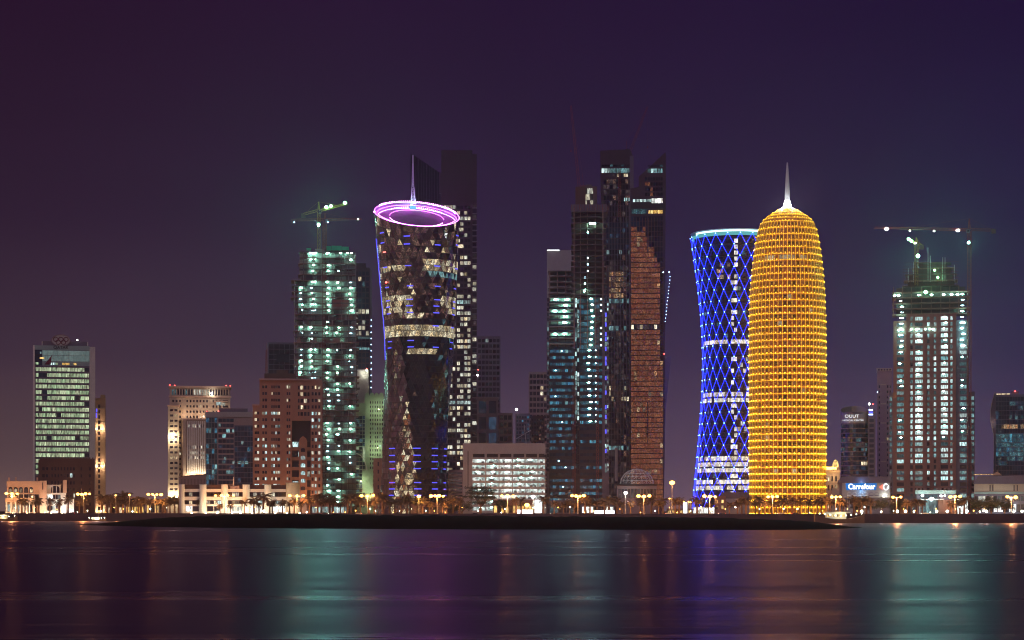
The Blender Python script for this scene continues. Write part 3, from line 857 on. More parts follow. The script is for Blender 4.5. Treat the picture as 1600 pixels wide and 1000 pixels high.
def low_shop(px0, px1, py, Y, label, warm, wallm='beige_stone', name='low_building'):
    b = B(name, label, (px0+px1)/2, Y); r = b.nr
    n = max(2, int((px1-px0)/6))
    b.facade(px0, px1, py, 806, cols(px0+1, px1-1, n, 1.2), [(py+(800-py)*.42, 801)], wallm, lambda i, j: pick(r, (3, warm), (1, 'glass_dark')), depth=14)
    b.part('canopy', wallm, px0-1, px1+1, py+(800-py)*.28, py+(800-py)*.38, -2.4, .1)
    b.part('parapet', wallm, px0-.6, px1+.6, py-1.4, py+.1, -.5, 14)
    b.finish()
low_shop(228, 262, 781, 1570, 'low shop with glowing amber front left of the beige tower', 'win_amber', 'peach_stone')
low_shop(196, 226, 786, 1610, 'low dim building left of the glowing amber shop', 'win_amber', 'brown_stone')
low_shop(168, 192, 788, 1640, 'small low building right of the slim peach tower', 'win_warm', 'dark_stone')
# ------------------------------------------------------------------ middle of the skyline
def construction_a():
    b = B('unfinished_tower', 'unfinished concrete tower with teal-white work lights and green netting on top', 512, 1600)
    r = b.nr
    ys = [393.5+8.82*k for k in range(47)]
    def seg(y):      # photo columns of the slab at this level
        if y < 436: return (467, 556)
        if y < 470: return (455.5, 557)
        if y < 600: return (459-(y-470)*.0, 560)
        return (462, 561)
    for k, y in enumerate(ys):
        if y > 800: break
        a, q = seg(y); j1, j2 = r.uniform(-1.6, 1.6), r.uniform(-1.8, 2.4)
        b.part('floor_slab', 'concrete_raw' if k % 3 else 'concrete_dark', a+j1, q+j2, y, y+1.15, r.uniform(-.5, .2), 24)
    # columns
    for px in (460, 474, 489, 503, 519, 534, 545, 556):
        top = 438 if px < 467 else 394
        MB().box(b.x(px)-.32, b.x(px)+.32, .6, 1.4, 0, b.z(top)).build('column', 'concrete', b.root)
    # core and party walls behind the open floors
    for a, q, t0, yy in ((480, 486, 393, 3), (492, 505, 388, 4), (514, 523, 388, 4.2), (537, 542, 393, 3.2), (550, 556, 420, 4), (466, 470, 440, 4)):
        MB().box(b.x(a), b.x(q), yy, yy+7, 0, b.z(t0)).build('core_wall', 'concrete', b.root)
    MB().box(b.x(463), b.x(557), 9, 10, 0, b.z(440)).build('core_wall', 'concrete_pale', b.root)
    MB().box(b.x(468), b.x(555), 9, 10, b.z(440), b.z(394)).build('core_wall', 'concrete_pale', b.root)
    for k, y in enumerate(ys[:-1]):
        if y > 784: break
        a, q = seg(y)
        dark = k in (11, 12, 15, 16, 28, 29) or (k == 4)
        for cx in (471, 487.5, 512, 528.5, 547.5):
            if cx < a+4: continue
            if cx < 475 and y < 445: continue
            pr = 0.10 if dark else (0.92 if cx in (471, 487.5, 512) else 0.78)
            if 528 < cx < 530 and 452 < y < 482: pr = 0
            if r.random() < pr:
                big = r.random()
                m = 'lamp_work' if big > .22 else 'lamp_workdim'
                w = r.uniform(.65, 1.2)*(1.1 if cx < 490 else 1)
                inst('work_light', uball(m), b.root, (b.x(cx+r.uniform(-2.2, 2.2)), 1.8, b.z(y+2.6+r.uniform(0, .9))), (w, .42, .42))
                if cx == 487.5 and r.random() < .4:
                    inst('work_light', uball(m), b.root, (b.x(cx+5), 2.2, b.z(y+2.6)), (.45, .35, .3))
        # partitions and guard nets make the bays uneven
        for g in range(5):
            x = r.uniform(a+2, q-12); w = r.uniform(3, 8)
            m = pick(r, (3, 'concrete_dark'), (2, 'netting_dark'), (2, 'concrete_raw'))
            if dark or r.random() < .35:
                b.win(m, x, x+w*(1.6 if dark else 1), y+1.2, y+(8.6 if dark or r.random() < .5 else 4.5), r.uniform(.9, 2.4), .2, 'partition')
        if r.random() < .8:
            b.win('steel_red', a+1, q-1, y-1.9, y-1.65, .1, .08, 'guard_rail')
    for y in (452, 470, 488): b.win('brown_stone', 519, 545, y-2, y+9, .8, .4, 'partition') if y == 470 else None
    b.finish()
    lattice(MB(), (b.x(506.5), -2.2, 0), (b.x(506.5), -2.2, b.z(352)), 2.6, 60, .2).build('hoist_mast', 'steel_red', b.root)
    for a, q, t0, b0 in ((510, 517.5, 384.5, 391.5), (518, 534, 383.8, 391), (534.4, 545, 385, 390.5), (479, 486, 388, 392)):
        b.part('netting', 'netting_green', a, q, t0, b0, .3, .7)
    MB().box(b.x(508), b.x(546), 3, 12, b.z(394), b.z(389)).build('formwork', 'concrete_dark', b.root)
    for px in (485, 490, 493, 512.5, 532.5, 543, 549): inst('work_light', uball('lamp_work'), b.root, (b.x(px), .4, b.z(394.4+r.random())), (.9, .5, .5))
construction_a()
tower_crane('crane with raised jib and glaring green-white lamp over the tower with green netting', 498, 394, 331, 1606, 543, 474, 'steel_yellow', rise=11,
            lamps=((498.5, 352, 'lamp_crane', 1.0), (510.5, 324.6, 'lamp_green', 1.1), (517.6, 323, 'lamp_green', 1.0), (539.5, 318, 'lamp_green', 1.0)), apex=7)
tower_crane('dim red crane with level jib behind the lamp-lit crane, left of the ring-topped tower', 508, 394, 345, 1622, 565, 458, 'steel_red', rise=1,
            lamps=((460.5, 348, 'led_bluewhite', .5), (513, 348.2, 'led_bluewhite', .5), (560, 343.6, 'lamp_garden', .5)), apex=5)

def glass_tower_behind_a():
    b = B('glass_tower', 'dark glass tower with white dots down its right edge behind the netted unfinished tower', 560, 1710)
    r = b.nr
    def fn(i, j):
        if 7 <= j <= 11 and i > 1: return pick(r, (3, 'win_cream'), (2, 'glass_blue'))
        return pick(r, (16, 'glass_blue'), (1, 'win_warm'), (1, 'win_tealdim'))
    b.facade(541, 578, 418, 806, cols(542, 577, 6, 1.4), rows(424, 8.5, 44, 6.4), 'dark_clad', fn, depth=26, rec=.4)
    b.bx('dark_clad', 545, 572, 411, 418, 1, 22)
    b.bx('slate_panel', 578, 581, 421, 806, -.4, 24)
    for y in (509, 526): b.win('win_teal', 552, 577.5, y+17, y+20.5, -.06, .2)
    b.bx('concrete_pale', 558, 576, 578, 640, -3, 0)
    b.finish()
    for k in range(21): inst('edge_light', uball('led_bluewhite'), b.root, (b.x(580), -.8, b.z(500+k*9.6)), (.42, .3, .42))
    b.dot('beacon', 'lamp_red', 573, 576, -2, .4); b.dot('lamp', 'lamp_garden', 572.6, 579, -4, .6)
    light(b.root, (b.x(570), -7, b.z(584)), (1, .95, .8), 1500, .4)
glass_tower_behind_a()

def green_arch_building():
    b = B('arched_office', 'pale green lit office block with scalloped crown and big curved glass', 578, 1650)
    r = b.nr
    cl = cols(577, 599.4, 6, 2.2); rw = rows(627, 6.8, 22, 3.6)
    b.facade(570, 600, 618, 806, cl, rw, 'green_lit_stone', lambda i, j: pick(r, (8, 'glass_dark'), (1, 'win_cool')), depth=22)
    b.bx('green_lit_stone', 553, 570, 630, 806, .5, 22)
    for j in range(24):
        for k in range(4):
            m = pick(r, (4, 'glass_teal'), (1, 'win_tealdim'), (1, 'glass_dark')) if j < 8 or j > 13 else pick(r, (1, 'win_green'), (2, 'glass_teal'))
            b.win(m, 556+k*5.4, 560.8+k*5.4, 650+j*6, 654.8+j*6, .3, .4, 'curtain_pane')
    b.finish()
    for k in range(4):
        cx = b.x(574+k*7.2); rad = 3.4*b.sx
        pts = [(cx-rad, b.z(618.4))]+[(cx-rad*math.cos(PI*i/8), b.z(618.4)+rad*1.5*math.sin(PI*i/8)) for i in range(1, 8)]+[(cx+rad, b.z(618.4))]
        MB().plate(pts[::-1], 0, 3).build('scallop', 'green_lit_stone', b.root)
    q = MB(); cx, cz, ra, rz = b.x(556), b.z(693), 27*b.sx, 52*b.sz
    for i in range(14):
        a0, a1 = PI/2*i/14, PI/2*(i+1)/14
        q.bar((cx+ra*math.cos(a0), -.3, cz+rz*math.sin(a0)), (cx+ra*math.cos(a1), -.3, cz+rz*math.sin(a1)), .5)
    q.build('arch_rib', 'green_lit_stone', b.root)
    q = MB(); cz2 = b.z(740)
    for i in range(10):
        a0, a1 = PI/2*i/10, PI/2*(i+1)/10
        q.bar((cx+ra*.65*math.cos(a0), -.8, cz2+rz*.6*math.sin(a0)), (cx+ra*.65*math.cos(a1), -.8, cz2+rz*.6*math.sin(a1)), .6)
    q.build('arch_rib', 'white_paint', b.root)
    b.part('stair_wall', 'green_lit_stone', 566, 583, 735, 770, -3, 0)
    for px, py, pw in ((590, 700, 2600), (575, 775, 2200), (592, 640, 2200), (564, 752, 1500)):
        inst('floodlight', uball('flood_warm'), b.root, (b.x(px), -6.6, b.z(py)), (.3, .2, .2)); light(b.root, (b.x(px), -9, b.z(py)), (.82, 1, .62), pw*1.2, .5)
green_arch_building()
b = B('stair_block', 'plain brown slab left of the ring-topped tower base', 592, 1510)
b.facade(583.5, 601, 716, 806, [(590, 592)], rows(722, 12, 6, 6), 'brown_stone', lambda i, j: 'glass_dark', depth=14); b.finish()

# ------------------------------------------------------------------ the twisted tower with the neon ring
def twisted_tower():
    Y = 1440
    b = B('twisted_tower', 'twisting dark glass tower with a glowing violet ring crown and mast', 650, Y)
    r = b.nr
    NS, NF = 42, 48
    ztop = b.z(357); sx = b.sx
    zf, zbk = b.z(353.5), b.z(353.5)+25.6
    prof = [(0.0, 58.0), (.05, 54.4), (.15, 51.4), (.3, 51.6), (.45, 52.6), (.62, 55.2), (.8, 59.8), (.92, 64.4), (1.0, 67.6)]
    cxp = [(0, -6.2), (.22, -1.5), (.55, 4.2), (.68, 5.2), (.9, 3.8), (1, 1.2)]
    def lerp(tab, t):
        for (a, va), (c, vc) in zip(tab, tab[1:]):
            if t <= c: return va+(vc-va)*(t-a)/(c-a)
        return tab[-1][1]
    def P(a, t, k=1.0):
        tw = math.radians(12)-math.radians(70)*(t-.03)
        w = max(0, min(1, (1-t)*2.0))
        n = 9; q = (a-tw) % (2*PI/n)-PI/n
        poly = math.cos(PI/n)/math.cos(q)
        rad = lerp(prof, t)*sx*(1-w+w*(poly*1.035))*k
        s = max(0, (t-.86)/.14); s = s*s
        zr = (zf+zbk)/2-(zbk-zf)/2*math.cos(a)-5.2*sx*math.sin(a)
        return Vector((lerp(cxp, t)*sx+rad*math.sin(a), 30-rad*math.cos(a), t*ztop+s*(zr-ztop)))
    # inner dark shell
    mb = MB(); n0 = 0
    for j in range(NF+1):
        for i in range(NS): mb.v.append(tuple(P(2*PI*(i+.5*(j % 2))/NS, j/NF, .975)))
    for j in range(NF):
        for i in range(NS):
            i2 = (i+1) % NS; o = j % 2
            a, c = j*NS, (j+1)*NS
            if o == 0: mb.face(a+i, a+i2, c+i); mb.face(a+i2, c+i2, c+i)
            else: mb.face(a+i, a+i2, c+i2); mb.face(a+i, c+i2, c+i)
    mb.build('inner_wall', 'frame_dark', b.root)
    panes = []
    for j in range(NF):
        t = (j+.5)/NF; py = 805-(805-357)*t
        for i in range(NS):
            o = .5*(j % 2); da = 2*PI/NS
            up = (2*PI*(i+o)/NS, 2*PI*(i+1+o)/NS, 2*PI*(i+.5+o)/NS)
            for kind in (0, 1):
                if kind == 0: A = [(up[0], j), (up[1], j), (up[2], j+1)]
                else: A = [(up[1], j), (up[2]+da, j+1), (up[2], j+1)]
                pts = [P(a, q/NF) for a, q in A]
                cen = sum(pts, Vector())/3
                ang = sum(a for a, q in A)/3
                w = math.sin(ang) if math.cos(ang) > 0 else 9     # -1 left edge .. 1 right edge, 9 = far side
                m = 'glass_dark'
                if w == 9: m = pick(r, (10, 'glass_dark'), (1, 'glow_gold'))
                else:
                    full = (506 < py < 521) or (541 < py < 551 and -.35 < w < .55)
                    if full: m = 'win_goldhot'
                    elif 404 < py < 424 and (w > .1 or (py > 414 and w < -.3)): m = pick(r, (4, 'win_goldhot'), (1, 'glow_gold'))
                    elif 424 < py < 434 and w > .2: m = pick(r, (2, 'win_teal'), (1, 'glass_teal'))
                    elif 464 < py < 484 and (w < -.2 or w > .6): m = pick(r, (3, 'win_goldhot'), (1, 'glow_gold'))
                    elif 484 < py < 500 and -.4 < w < .1: m = pick(r, (2, 'win_goldhot'), (1, 'glow_gold'))
                    elif py < 500:
                        dens = .86 if w < .25 else .35
                        if py > 450 and w > -.1: dens = .35
                        m = pick(r, (dens, 'glow_gold'), (dens*.06, 'win_goldhot'), (1-dens, 'glass_brown'))  # pane glow put in to lift the brown glass tone
                    else:
                        # flat twisting facets, their light put into pane tints: grey left face with a glittering wedge, darkest face in the middle, bluish right
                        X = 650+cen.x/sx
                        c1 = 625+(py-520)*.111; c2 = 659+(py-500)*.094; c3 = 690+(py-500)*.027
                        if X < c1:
                            if py > 628 and X > 634-(py-632)*.135: m = pick(r, (3, 'glow_gold'), (2.4, 'win_goldhot'), (1, 'glow_bronze'))
                            elif 520 < py < 700 and abs(X-(618+(py-520)*.03)) < 6: m = pick(r, (2, 'glow_gold'), (3, 'glass_mauve'), (.4, 'win_goldhot'))
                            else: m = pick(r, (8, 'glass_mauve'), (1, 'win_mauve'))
                        elif X < c2: m = pick(r, (60, 'glass_dark'), (.5, 'glow_gold'))
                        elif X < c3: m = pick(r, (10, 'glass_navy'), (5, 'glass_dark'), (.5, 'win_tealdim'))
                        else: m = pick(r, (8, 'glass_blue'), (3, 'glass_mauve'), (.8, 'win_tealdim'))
                nrm = (pts[1]-pts[0]).cross(pts[2]-pts[0]).normalized()
                ip = [cen+(p-cen)*.88+nrm*.02 for p in pts]
                panes.append((w != 9, m not in ('glass_dark', 'glass_brown', 'glass_blue'), 1-abs(w) if w != 9 else -1, m, ip, nrm))
    panes.sort(key=lambda q: (-(q[0] and q[1]), -q[2]))
    def pane(mb, ip, nrm):
        n = len(mb.v); mb.v += [tuple(p) for p in ip]+[tuple(p-nrm*.5) for p in ip]
        mb.face(n, n+1, n+2)
        for k in range(3):
            l = (k+1) % 3; mb.face(n+l, n+k, n+3+k, n+3+l)
    for q in panes[:290]:
        mb = MB(); mb.mat(q[3]); pane(mb, q[4], q[5]); mb.build('glass_panel', None, b.root)
    mb = MB()
    for q in panes[290:]:
        mb.mat(q[3]); pane(mb, q[4], q[5])
    tag(mb.build('glass_panel', None, b.root), kind='stuff')
    # thin blue and red accent strips set on the floor edges
    def strip(ang, t, w, m):
        p = P(ang, t, 1.012); inst('accent_light', ubox(m), b.root, p, (w, .3, .7), ang)
    for py in (372, 383, 414.5, 446, 467, 477, 487.5, 508, 531.5, 541.5):
        for ang in (-1.0, -.25, .5, 1.25):
            if r.random() < .85: strip(ang+r.uniform(-.02, .02), (805-py)/448, 4.6, 'led_strip')
    for py in (701, 712, 722, 733, 755, 765, 775):
        for ang in (-.75, .05, .62, 1.2):
            strip(ang+(py-700)*.0012, (805-py)/448, 5.2, 'led_strip')
    for py, ang in ((394, -.95), (733, -.72), (755, -.7)): strip(ang, (805-py)/448, 3, 'lamp_red')
    ed = MB()
    for k in range(16):
        t0, t1 = .55+.40*k/16, .55+.40*(k+1)/16
        ed.bar(P(-1.45, t0, 1.015), P(-1.45, t1, 1.015), .35, 4)
    ed.build('edge_light', 'led_strip', b.root)
    inst('beacon', uball('lamp_red'), b.root, P(-.98, (805-438)/448, 1.03), (.7, .5, .7))
    # crown: a bowl cut on a slant so its far rim stands higher
    c0 = Vector((1.2*sx, 30, 0)); rad = 67.6*sx
    def rim(a, k=1.0, dz=0.0):
        x = rad*k*math.sin(a); y = -rad*k*math.cos(a)
        zz = (zf+zbk)/2+(zbk-zf)/2*(y/rad)-5.2*sx*(x/rad)*1.0
        return Vector((c0.x+x, c0.y+y, zz+dz))
    n = 64; cw = MB(); TT = (.93, .95, .965, .98, .992, 1.0)
    for t in TT:
        for i in range(n): cw.v.append(tuple(P(2*PI*i/n, t, .955)))
    for q in range(len(TT)-1):
        for i in range(n):
            j = (i+1) % n; cw.face(q*n+i, q*n+j, (q+1)*n+j, (q+1)*n+i)
    cw.build('crown_wall', 'slate_panel', b.root)
    def tube(name, m, k, dz, rr, a0=0, a1=2*PI, dots=False):
        q = MB()
        st = 72
        for i in range(st):
            x0, x1 = a0+(a1-a0)*i/st, a0+(a1-a0)*(i+1)/st
            q.bar(rim(x0, k, dz), rim(x1, k, dz), rr, 5)
        q.build(name, m, b.root)
    tube('neon_ring', 'led_pink', .965, .5, .11, .62*PI, 1.38*PI)
    tube('neon_ring', 'led_violet', 1.0, .2, .095)
    tube('neon_ring', 'led_violet', .945, -1.6, .07, .5*PI, 1.5*PI)
    tube('neon_ring', 'led_pink', .93, -3.6, .07, .55*PI, 1.45*PI)
    tube('neon_ring', 'led_violet', .93, -.2, .13, -.42*PI, .42*PI)
    tube('neon_ring', 'led_pink', .64, -3.0, .12, .10*PI, .40*PI); tube('neon_ring', 'led_pink', .64, -3.0, .10, -.46*PI, -.12*PI)
    tube('neon_ring', 'led_violet', .64, -2.4, .07, .5*PI, 1.5*PI)
    # inner dished deck
    dk = MB()
    for i in range(48):
        a = 2*PI*i/48; dk.v.append(tuple(rim(a, .93, -5.0)))
    dk.face(*range(48)); dk.build('crown_deck', 'concrete_dark', b.root)
    for i in range(27):
        a = PI*(.70+.60*i/26); p = rim(a, .74, -1.2)
        inst('bulb', uball('led_pink'), b.root, p, (.3, .3, .3))
    for i in range(46):
        a = PI*(.64+.72*i/45); p = rim(a, .975, 1.2)
        inst('bulb', uball('led_pink'), b.root, p, (.22, .22, .22))
    for i in range(10):
        p = rim(2*PI*(i+.5)/10, .80, -1.0); light(b.root, p, (.62, .04, 1.0), 2800, .5)
    for px, py, yy in ((584, 331.5, 30), (713, 332.5, 34), (678, 321, 70)):
        inst('bulb', uball('led_pink'), b.root, (b.x(px), yy, b.z(py)*(1+yy/Y)), (.6, .6, .8))
    # mast on the far rim
    base = rim(PI, .93, 0); hz = b.z(240)*(1+52/Y)
    mst = MB(); lattice(mst, (b.x(645.5), base.y, base.z-2), (b.x(645), base.y, base.z+12), 3.6, 4, .26, w2=1.6)
    lattice(mst, (b.x(645), base.y, base.z+12), (b.x(645), base.y, hz), 1.5, 12, .2, w2=.5)
    mst.build('mast', 'steel_white', b.root)
    MB().lathe(b.x(645), base.y-6, [(2.4, base.z-5.4), (2.8, base.z-3.6), (1.2, base.z-2.4)], 16).build('beacon_dome', 'led_sky', b.root)
    light(b.root, (b.x(645), base.y-4, base.z+1), (.45, .75, 1), 4200, .6)
twisted_tower()

def dark_slab_tower():
    b = B('slab_tower', 'very tall dark slab tower with slanted blade behind the ring-topped tower', 716, 1640)
    r = b.nr
    def fn(i, j):
        y = 321+8.72*j
        if j in (0,): return 'win_cream' if i < 4 else 'glass_dark'
        if j in (2,): return 'win_cream'
        if j in (5, 11, 15, 26, 33, 38): return pick(r, (4, 'glass_dark'), (1, 'win_cream'))
        p = .62 if 16 < j < 40 else .5
        if i in (0, 3): p *= .6
        if j in (17, 35): return 'win_cool'
        return pick(r, (p, 'win_cream'), (p*.4, 'win_warm'), (1-p, 'glass_dark'))
    b.facade(689.5, 738, 311, 806, [(693.4, 697.4), (698, 702), (702.6, 706.8), (707.4, 711.4), (714, 718.6), (719.2, 724), (725.6, 730), (730.6, 735)], rows(321, 8.72, 54, 5.4), 'dark_clad', fn, depth=34, rec=.5)
    b.bx('dark_clad', 689.5, 738, 234.5, 311, 0, 34)
    b.bx('dark_clad', 738, 745, 240, 806, 1.5, 30)
    for j in range(55):
        y = 318+8.72*j
        b.bx('frame_grey', 737.6, 745.6, y+5.8, y+7.2, .9, 1.6)
        m = pick(r, (2, 'win_cream'), (3, 'glass_dark'), (2, 'win_mauve'))
        b.win(m, 738.5, 744.4, y, y+5.4, 1.46, .2)
    for j in range(12): b.bx('frame_dark', 690, 737.6, 240+j*6, 240.5+j*6, -.15, .1)
    b.finish()
    MB().plate([(b.x(641), 0), (b.x(688.4), 0), (b.x(688.4), b.z(268)), (b.x(641), b.z(236.5))], 8, 30).build('blade', 'glass_navy', b.root)
    for k in range(11):
        px = 645+k*4.2; top = 236.5+(px-641)*31.5/47.4
        MB().box(b.x(px), b.x(px)+.3, 7.7, 8.05, 0, b.z(top+1)).build('mullion', 'frame_dark', b.root)
    b.part('link_box', 'dark_clad', 686, 690, 268, 300, 6, 24)
dark_slab_tower()

def far_blocks():
    def blk(name, label, px0, px1, py, Y, wallm, nc, pitch, fn, depth=20, extra=None, fr=.62, gap=1.2):
        b = B(name, label, (px0+px1)/2, Y); r = b.nr
        n = int((800-py-4)/pitch)
        b.facade(px0, px1, py, 806, cols(px0+1, px1-1, nc, gap), rows(py+4, pitch, n, pitch*fr), wallm, lambda i, j: fn(i, j, r), depth=depth)
        if extra: extra(b)
        b.finish(); return b
    b = blk('glass_tower', 'dim dark tower right of the lit slab tower', 745.5, 782, 525.5, 2050, 'slate_panel', 6, 8.5,
        lambda i, j, r: ('win_mauve' if j == 3 and i in (0, 2) else pick(r, (60, 'glass_dark'), (1, 'win_cool'))))
    b = blk('office_block', 'grey framed office block with blue glass bays behind the parking garage', 745, 778.5, 622.5, 1560, 'grey_panel', 2, 25,
        lambda i, j, r: pick(r, (2, 'glass_blue'), (1, 'win_bluedim')), fr=.78, gap=4, extra=lambda b: b.part('roof_slab', 'grey_panel', 744.4, 779.2, 620.4, 622.8, -.6, 20))
    b.dot('beacon', 'lamp_red', 747, 577, 4, .45); MB().bar((b.x(747), 4, b.z(622)), (b.x(747), 4, b.z(578)), .2).build('mast', 'pole_metal', b.root); b.dot('lamp', 'lamp_white', 746, 586, 3, .6)
    b = blk('office_block', 'low mauve block between two blue-lit blocks behind the garage', 779, 801, 645, 1600, 'mauve_stone', 3, 11, lambda i, j, r: pick(r, (8, 'glass_dark'), (1, 'win_mauve')))
    b = blk('office_block', 'block with deep blue lit windows and lamp on its roof behind the garage', 805.5, 828, 646, 1570, 'slate_panel', 5, 6, lambda i, j, r: pick(r, (3, 'win_bluedim'), (2, 'glass_blue'), (.7, 'win_blue')))
    b.dot('lamp', 'lamp_white', 807, 640, -1, .8)
    q = MB(); q.bar((b.x(806), -2.5, b.z(686)), (b.x(830), -2.5, b.z(672)), .28).bar((b.x(819), -2.5, b.z(664)), (b.x(822), -2.5, b.z(692)), .28); q.build('brace', 'steel_white', b.root)
    for k in range(4): b.win('led_strip', 809, 826, 656+k*9, 657+k*9, -.2, .2)
    b = blk('office_block', 'dark speckled block just left of the unfinished blue glass tower', 829, 851, 650, 1620, 'dark_clad', 5, 6, lambda i, j, r: pick(r, (5, 'glass_dark'), (2, 'win_mauve'), (1, 'glow_gold')))
    b = blk('office_tower', 'faint tall block with few lights left of the unfinished blue glass tower', 826, 856, 581, 2000, 'mauve_stone', 5, 9, lambda i, j, r: 'win_warm' if (i == 3 and j in (2, 3)) or (i == 4 and j == 4) else pick(r, (50, 'glass_dark'), (1, 'win_warm')))
    blk('annex', 'narrow mauve annex with ribbed side at the foot of the slab tower', 700.5, 724, 734, 1480, 'mauve_stone', 1, 5, lambda i, j, r: 'win_mauve', depth=12)
far_blocks()

def parking_garage():
    b = B('parking_garage', 'pale parking garage with bright white open decks', 788, 1420)
    r = b.nr
    bays = [(738, 758), (759.6, 779), (780.4, 800), (801.2, 820), (821.2, 840), (841.2, 851.4)]
    b.bx('grey_panel', 723.5, 738, 692.5, 806, 0, 40)
    b.bx('grey_panel', 738, 852.4, 692.5, 709, 0, 40)
    b.bx('grey_panel', 738, 852.4, 714.6, 717.2, 0, 8)
    for a, q in bays: b.win('frame_dark', a+1, q-1, 709, 714.6, 2.4, .3, 'vent')
    for (a, q), (c0, d0) in zip(bays, bays[1:]): b.bx('grey_panel', q-.8, c0+.8, 709, 714.6, .1, 2.6)
    b.bx('grey_panel', 738, 739, 709, 714.6, .1, 2.6)
    for j in range(10):
        y = 717.2+9.35*j
        b.part('deck', 'concrete_pale', 738, 852.2, y+5.6, y+9.3, -.05, 36)
    for a, q in bays:
        for px in (a-.9, q-.1):
            MB().box(b.x(px)+.02, b.x(px)+.42, .3, 1, 0, b.z(717.3)).build('column', 'concrete_pale', b.root)
    for j in range(9):
        y = 717.2+9.35*j
        for a, q in bays:
            for k in range(3):
                w = (q-a)/3
                b.win('glow_garage', a+k*w+.1, a+(k+1)*w-.1, y, y+5.6, 5.4, .2, 'glow_wall')  # deck lighting put into the back wall as its own glow
            for k in range(2):
                if r.random() < .8:
                    x = a+2+r.random()*(q-a-6); b.win(pick(r, (2, 'frame_dark'), (1, 'grey_panel'), (1, 'concrete_dark')), x, x+r.uniform(2.5, 5), y+3.6, y+5.6, 2.6, 1.8, 'parked_car_block')  # blocks stand in for cars parked on the decks
        inst('deck_lamp', uball('lamp_white'), b.root, (b.x(793+r.uniform(-.5, .5)), .6, b.z(y+1.8)), (1.5, .4, .35))
        for px in (748, 768, 812, 831):
            if r.random() < .6: inst('deck_lamp', uball('lamp_work'), b.root, (b.x(px+r.uniform(-4, 4)), 2.5, b.z(y+.9)), (1.2, .3, .2))
    b.finish()
    b.part('drain_slot', 'frame_dark', 730.6, 732, 705, 760, -.1, .05)
parking_garage()
def construction_b():
    b = B('unfinished_tower', 'unfinished tower with blue glass lower floors and dark bare frame above', 901, 1460)
    r = b.nr
    # bare upper frame: curved slabs with ragged edges
    def cslab(a, q, y, bulge, m='concrete_dark'):
        n = 8; pts = []
        for k in range(n+1):
            u = k/n; pts.append((b.x(a+(q-a)*u), -bulge*math.sin(PI*u)+r.uniform(-.2, .2)))
        MB().prism(pts+[(b.x(q), 22), (b.x(a), 22)], b.z(y+1.3), b.z(y)).build('floor_slab', m, b.root)
    for k in range(16):
        y = 331+8.6*k
        cslab(893-r.uniform(-.8, 1.8), 947+r.uniform(-1, 2.6), y, 5)
    for k in range(5): cslab(857-r.uniform(-1, 1), 897, 423+8.9*k, 2)
    for px in (897, 907, 918, 930, 942):
        MB().box(b.x(px)-.35, b.x(px)+.35, -2.2, -1.4, b.z(545), b.z(325)).build('column', 'concrete_raw', b.root)
    for px in (859, 871, 884):
        MB().box(b.x(px)-.35, b.x(px)+.35, .4, 1.2, b.z(545), b.z(424)).build('column', 'concrete_raw', b.root)
    MB().box(b.x(899), b.x(941), 3, 16, 0, b.z(322)).build('core_wall', 'dark_stone', b.root)
    MB().box(b.x(860), b.x(892), 6, 16, 0, b.z(460)).build('core_wall', 'concrete', b.root)
    for k in range(9): MB().box(b.x(886)+0, b.x(890), 7, 10, b.z(462), b.z(424)).build('core_wall', 'concrete_dark', b.root) if k == 0 else None
    for y in (428, 437, 446, 455):
        b.win('concrete', 864.5, 880, y+.5, y+4.4, 6.2, .3, 'partition'); b.win('concrete', 884, 890, y+.5, y+3.6, 6.2, .3, 'partition')
    # upper crown with lit cage
    b.bx('dark_stone', 899, 915, 291, 322, 2, 14)
    for i in range(4):
        for j in range(3):
            b.win('win_cream' if (i+j) % 3 else 'win_mauve', 912.5+i*4.9, 916.9+i*4.9, 293+j*9.6, 301.6+j*9.6, 3+.2*i, .3, 'cage_pane')
    b.bx('concrete_dark', 912, 933, 290, 323, 3.4, 12)
    b.bx('slate_panel', 892, 948, 320, 331, -2, 16)
    for k in range(14): b.bx('steel_red', 893+k*4, 893.6+k*4, 321, 330, -4.5, -4.2)
    # strings of stray bulbs in the dark frame
    for px, py in ((918.5, 364), (918.5, 404), (918.5, 414), (918.5, 424.5), (914, 434.5), (914, 443.5), (914, 452.5), (913, 456)):
        inst('work_light', uball('lamp_work' if py > 440 or py < 370 else 'lamp_workdim'), b.root, (b.x(px), -3.2, b.z(py)), (.55, .4, .6))
    for px, py in ((923, 350.6), (928, 351)): inst('work_light', uball('lamp_work'), b.root, (b.x(px), -4.8, b.z(py)), (1.1, .4, .7))
    # lit open floors 465-545
    for j in range(9):
        y = 466+9.0*j
        cslab(855, 898, y-1.2, 1.4, 'concrete'); cslab(903, 945, y-1.2, 1.6, 'concrete_dark')
        for px in ((869, 884) if j < 7 else ()):
            if r.random() < .85: inst('work_light', uball('lamp_work'), b.root, (b.x(px+r.uniform(-3, 2)), .9, b.z(y+1.9)), (1.6, .5, .55))
        b.win('glass_teal', 857, 897, y+4.6, y+7.4, .3, .15, 'window')
        for k in range(4):
            b.win(pick(r, (2, 'win_tealdim'), (2, 'win_blue'), (1, 'glass_teal')), 905+k*8, 912.4+k*8, y+1, y+7, .3, .2)
        if r.random() < .8: inst('work_light', uball('lamp_work'), b.root, (b.x(925+r.uniform(-3, 4)), -1.6, b.z(y+1.4)), (.9, .4, .5))
        if r.random() < .7: inst('work_light', uball('lamp_workdim'), b.root, (b.x(939), -1.6, b.z(y+2)), (.6, .4, .6))
